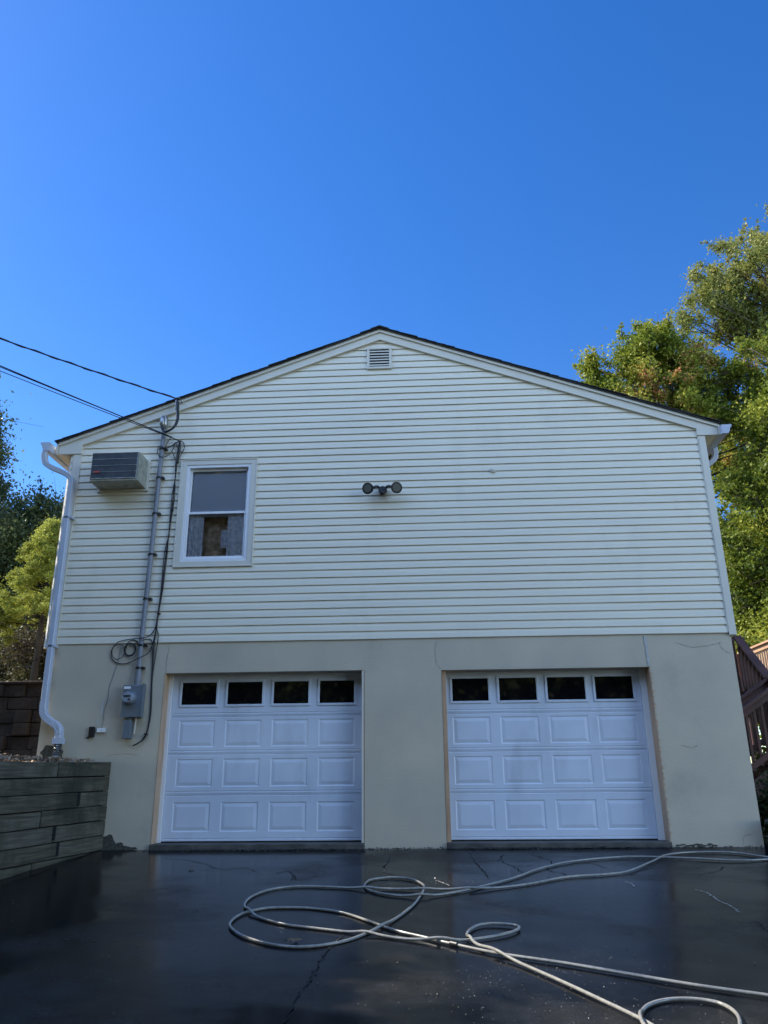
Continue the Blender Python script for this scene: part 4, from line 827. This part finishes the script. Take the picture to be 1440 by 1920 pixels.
def tree(name, label, base, top, blobs, nclump, n, lsize, m, bark=None, r0=0.2, clump=0.55, cat='tree', seed=1, twigs=True, group=None, sparse=0.0, shoots=0.45, trunk_name='trunk', crown_name='crown'):
    """blobs: (centre, radii, weight); clumps are scattered through the blobs, each carried by its own limb"""
    g = random.Random(seed); e = empty(name, label, cat, base, group); bz = Vector(base); tp = Vector(top); mb = MB()
    mid = bz.lerp(tp, 0.5)+Vector((g.uniform(-.3, .3), g.uniform(-.3, .3), 0)); tr = crom([bz-Vector((0, 0, .3)), bz.lerp(mid, 0.5), mid, mid.lerp(tp, 0.6), tp], 6)
    N = len(tr); mb.tube(tr, [r0*(1-0.85*i/N) for i in range(N)], 9); cs = []; rs = []; wts = [b[2] for b in blobs]
    for i in range(nclump):
        c, r, _ = g.choices(blobs, wts)[0]; d = Vector((g.gauss(0, 1), g.gauss(0, 1), g.gauss(0, 1))).normalized()*(g.random()**0.4)
        q = Vector(c)+Vector((d.x*r[0], d.y*r[1], d.z*r[2])); cs.append(q); rs.append(clump*g.choice((0.45, 0.7, 0.9, 1.1, 1.5))*g.uniform(0.85, 1.15))
        if twigs and g.random() < 0.6:
            zz = min(max(q.z-g.uniform(0.3, 0.55)*math.hypot(q.x-bz.x, q.y-bz.y)-0.3, bz.z+0.25*(tp.z-bz.z)), tp.z); k = min(N-1, max(0, int((zz-bz.z)/max(0.1, tp.z-bz.z)*N)))
            s = tr[k]; md = s.lerp(q, 0.5)+Vector((g.uniform(-.3, .3), g.uniform(-.3, .3), g.uniform(-.1, .4))); lb = crom([s, md, q], 5); r_ = r0*0.28*(1-0.6*k/N)
            mb.tube(lb, [r_*(1-0.85*j/len(lb)) for j in range(len(lb))], 5)
            for _ in range(3): mb.tube([lb[-3], q.lerp(q+Vector((g.gauss(0, 1), g.gauss(0, 1), g.gauss(0, 1)))*rs[-1]*0.8, 1)], [r_*0.3, 0.004], 4)
    for q, r_ in list(zip(cs, rs)):                 # ragged shoots standing out of the crown
        if g.random() < shoots:
            d = Vector((g.gauss(0, 0.7), g.gauss(0, 0.7), g.uniform(0.2, 1.4))).normalized(); L = clump*g.uniform(0.9, 1.9)
            for k in range(1, 4): cs.append(q+d*L*k/3+Vector((g.gauss(0, .04), g.gauss(0, .04), 0))); rs.append(clump*(0.42, 0.30, 0.17)[k-1])
            mb.tube([q, q+d*L*0.55, q+d*L*1.05], [0.012, 0.008, 0.003], 4)
    mb.build(trunk_name, bark or bark_m, e, smooth=True)
    leafmesh(crown_name, cs, rs, n, lsize, m, e, seed=seed); local(e, base); return e
# right side, behind and beside the house
tree('oak_tree', 'tall open oak with grey branches at the top right of the picture', (15.5, 18, 0), (15, 17.5, 21.5), [((14.9, 17, 19.7), (3.1, 2.6, 2.7), 3), ((12.8, 16, 18.4), (2.2, 1.6, 2.1), 1.9), ((13.9, 16, 16.2), (2.0, 1.8, 2.4), 2.2), ((14.0, 15.5, 13.4), (2.3, 1.8, 2.2), 1.8), ((11.2, 16, 17.3), (1.5, 1, 0.8), 0.35)], 360, 78000, 0.060, lm_oak, barkg_m, 0.32, 0.40, seed=3)
tree('maple_tree', 'maple with reddish tips standing behind the right roof slope', (8.0, 13, 0), (7.9, 12.4, 13.9), [((7.75, 12.2, 13.6), (0.75, 0.8, 1.25), 1.0), ((6.95, 12, 13.2), (0.55, 0.9, 1.5), 0.8), ((8.5, 12.3, 12.9), (0.7, 0.9, 1.2), 0.8), ((5.75, 12, 12.3), (0.75, 0.9, 1.0), 0.7), ((9.5, 12.5, 12.2), (1.2, 1.2, 1.2), 1.0), ((7.2, 12, 11.2), (2.3, 1.4, 1.5), 2.0), ((10.2, 13, 10.8), (1.8, 1.6, 1.8), 1.2)], 330, 110000, 0.050, lm_maple, None, 0.2, 0.30, seed=5)
tree('maple_tree', 'broad sunlit green maple filling the right edge beside the house', (10.8, 10.5, 0), (10.6, 10.3, 11.5), [((10.9, 10.4, 9.5), (2.2, 2.0, 2.2), 2), ((11.2, 11.2, 12.2), (1.7, 1.6, 1.6), 1.0), ((9.6, 10, 7.2), (1.8, 1.7, 2.4), 2), ((10.3, 10, 4.9), (2.6, 2.0, 1.7), 2), ((9.0, 10.5, 4.4), (1.3, 1.6, 1.4), 0.8), ((8.3, 10.8, 6.2), (1.0, 1.2, 1.6), 0.8)], 480, 150000, 0.050, lm_green, None, 0.26, 0.38, seed=8)
tree('wood_tree', 'dense dark green tree deep behind the sunlit maple', (14.5, 17, 0), (14.2, 16.8, 12), [((13.0, 16.5, 10.5), (3.4, 2.4, 3.2), 2), ((12.6, 16, 5.5), (3.6, 2.4, 3.6), 2), ((16.5, 17, 7), (3, 3, 4.5), 1.5)], 260, 60000, 0.10, lm_green, None, 0.3, 0.8, seed=12)
tree('laurel_shrub', 'bright yellow green shrub just above the deck railing', (7.75, 9.2, 0), (7.7, 9.1, 3.6), [((7.65, 9.1, 3.55), (0.45, 0.5, 0.42), 2), ((7.9, 9.2, 2.6), (0.6, 0.6, 0.8), 1)], 26, 6500, 0.05, lm_green, None, 0.05, 0.26, 'shrub', seed=21)
tree('laurel_shrub', 'low green shrub behind the stairs near the ground', (6.9, 6.6, 0), (6.9, 6.6, 1.0), [((6.9, 6.5, 0.75), (0.9, 0.9, 0.55), 1)], 26, 5200, 0.06, lm_green, None, 0.04, 0.28, 'shrub', seed=22)
tree('dark_fill_shrub', 'dark low shrub added under the stairs to darken the right house corner', (4.75, 1.2, 0), (4.75, 1.2, 0.5), [((4.75, 1.25, 0.38), (0.55, 0.5, 0.32), 1)], 30, 9000, 0.03, lm_dark, None, 0.03, 0.2, 'shrub', seed=23)  # added to cover bright ground with a dark mass
# left side
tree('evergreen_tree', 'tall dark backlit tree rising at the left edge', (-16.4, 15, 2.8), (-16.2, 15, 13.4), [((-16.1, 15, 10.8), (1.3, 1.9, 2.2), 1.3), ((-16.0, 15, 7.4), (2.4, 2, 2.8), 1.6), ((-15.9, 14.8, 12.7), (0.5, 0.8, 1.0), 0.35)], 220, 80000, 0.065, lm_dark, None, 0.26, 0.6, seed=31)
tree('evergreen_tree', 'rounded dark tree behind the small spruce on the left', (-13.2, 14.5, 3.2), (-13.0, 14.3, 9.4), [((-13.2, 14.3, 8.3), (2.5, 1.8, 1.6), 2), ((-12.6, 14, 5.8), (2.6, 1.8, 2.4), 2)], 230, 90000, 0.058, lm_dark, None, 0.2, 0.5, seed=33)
# small spruce: dense tufted cone over a bare trunk
def spruce(base, h0, h1, rad, label, seed, n=15000, nt=190):
    e = empty('spruce_tree', label, 'tree', base); g = random.Random(seed); mb = MB(); b = Vector(base)
    mb.tube([b-Vector((0, 0, .2)), b+Vector((0.02, 0, h0)), b+Vector((0.0, 0, h1))], [0.085, 0.06, 0.02], 9)
    cs = []; rs = []
    for i in range(nt):
        t = g.random()**1.15; z = h0+(h1-h0)*t; r = rad*(1-t)**0.7*(0.72+0.28*math.sin(i*1.7))+0.04; a = g.uniform(0, 6.28)
        c = b+Vector((r*math.cos(a), r*math.sin(a), z)); cs.append(c); rs.append(0.13*g.uniform(0.7, 1.4))
        if i % 4 == 0: mb.tube([b+Vector((0, 0, z-0.1)), c], [0.014, 0.005], 4)
    for i in range(16):
        a = g.uniform(0, 6.28); z = h0*g.uniform(0.35, 1.0); r = rad*g.uniform(0.5, 1.1); mb.tube([b+Vector((0, 0, z)), b+Vector((r*math.cos(a)*0.6, r*math.sin(a)*0.6, z+0.1)), b+Vector((r*math.cos(a), r*math.sin(a), z-0.05))], [0.016, 0.01, 0.004], 4)
    mb.build('trunk', bark_m, e, smooth=True); leafmesh('crown', cs, rs, n, 0.022, lm_spruce, e, up=0.8, flat=0.7, seed=seed); local(e, base)
spruce((-8.55, 7.0, 2.52), 1.70, 4.0, 1.08, 'small bright yellow green spruce on a bare dark trunk beside the downspout', 41, 110000, 420)
spruce((-10.15, 7.0, 2.52), 1.3, 2.95, 0.95, 'second small spruce cut by the left edge of the picture', 43, 40000, 200)
for i, (bx, by, hh, lb, sd__) in enumerate(((-9.2, 8.6, 1.5, 'brown twiggy bush under the left spruce', 51), (-8.0, 8.9, 1.4, 'leafy undergrowth bush behind the bare spruce trunk', 52), (-10.6, 9.6, 1.9, 'tangled brown bush at the left edge on the terrace', 53), (-7.2, 9.5, 1.7, 'undergrowth bush close to the house wall on the terrace', 54))):
    tree('brush_shrub', lb, (bx, by, tz(by)-0.05), (bx, by, tz(by)+hh*0.7), [((bx, by, tz(by)+hh*0.55), (0.9, 0.7, hh*0.5), 1)], 80, 11000, 0.032, lm_brush, None, 0.035, 0.3, 'bush', seed=sd__)
# trees out of frame: on the left they shade the driveway, behind the camera they stand in the window reflections
tree('shade_tree', 'leafy tree on the bed left of the driveway near the house', (-8.3, -2.4, 0.9), (-8.2, -2.4, 6.4), [((-8.0, -0.9, 5.4), (1.3, 1.3, 1.6), 1), ((-8.2, -3.3, 5.3), (1.5, 1.5, 1.7), 1.2), ((-8.2, -2.0, 3.2), (1.5, 2.2, 1.2), 1)], 140, 34000, 0.15, lm_green, None, 0.2, 0.6, seed=61)
tree('shade_tree', 'leafy tree on the bed left of the driveway near the street', (-8.6, -7.0, 0.6), (-8.5, -7.0, 6.6), [((-8.4, -6.0, 5.3), (1.6, 1.6, 1.7), 1), ((-8.6, -8.6, 5.6), (1.8, 1.8, 1.9), 1.2), ((-8.4, -7, 3.1), (1.5, 2.4, 1.2), 1)], 140, 34000, 0.15, lm_green, None, 0.2, 0.6, seed=63)
tree('shade_tree', 'unseen tall thin crowned tree on the left, added to shade the driveway', (-12.5, 0.2, 2.0), (-12.3, 0.6, 13.4), [((-12.4, 0.9, 14.6), (1.5, 1.2, 1.5), 1)], 50, 5000, 0.12, lm_oak, None, 0.2, 0.7, seed=65)  # high crown added for more shade on the right of the driveway
for i, (bx, by, hh) in enumerate(((-16, -27, 20), (-7, -30, 22), (1.5, -29, 21), (9.5, -28, 21), (18, -31, 23), (-11.5, -34, 27))):
    tree('street_tree', ['leafy tree across the street at the far left', 'tall leafy tree across the street', 'round leafy tree straight across from the garage', 'leafy tree across the street to the right', 'tall leafy tree at the far right across the street', 'tallest tree across the street, rising behind the others on the left'][i], (bx, by, -1.0), (bx, by, hh-2), [((bx, by, hh*0.62), (4.6, 3, hh*0.36), 2), ((bx+2, by-2, hh*0.3), (3, 2.5, hh*0.22), 1)], 190, 22000, 0.40, lm_oak if i in (1, 5) else (lm_brush if i % 2 else lm_green), None, 0.35, 1.3, seed=70+i, group='trees across the street')

for i, x in enumerate((-19, -11.5, -4, 3.5, 11, 19)):
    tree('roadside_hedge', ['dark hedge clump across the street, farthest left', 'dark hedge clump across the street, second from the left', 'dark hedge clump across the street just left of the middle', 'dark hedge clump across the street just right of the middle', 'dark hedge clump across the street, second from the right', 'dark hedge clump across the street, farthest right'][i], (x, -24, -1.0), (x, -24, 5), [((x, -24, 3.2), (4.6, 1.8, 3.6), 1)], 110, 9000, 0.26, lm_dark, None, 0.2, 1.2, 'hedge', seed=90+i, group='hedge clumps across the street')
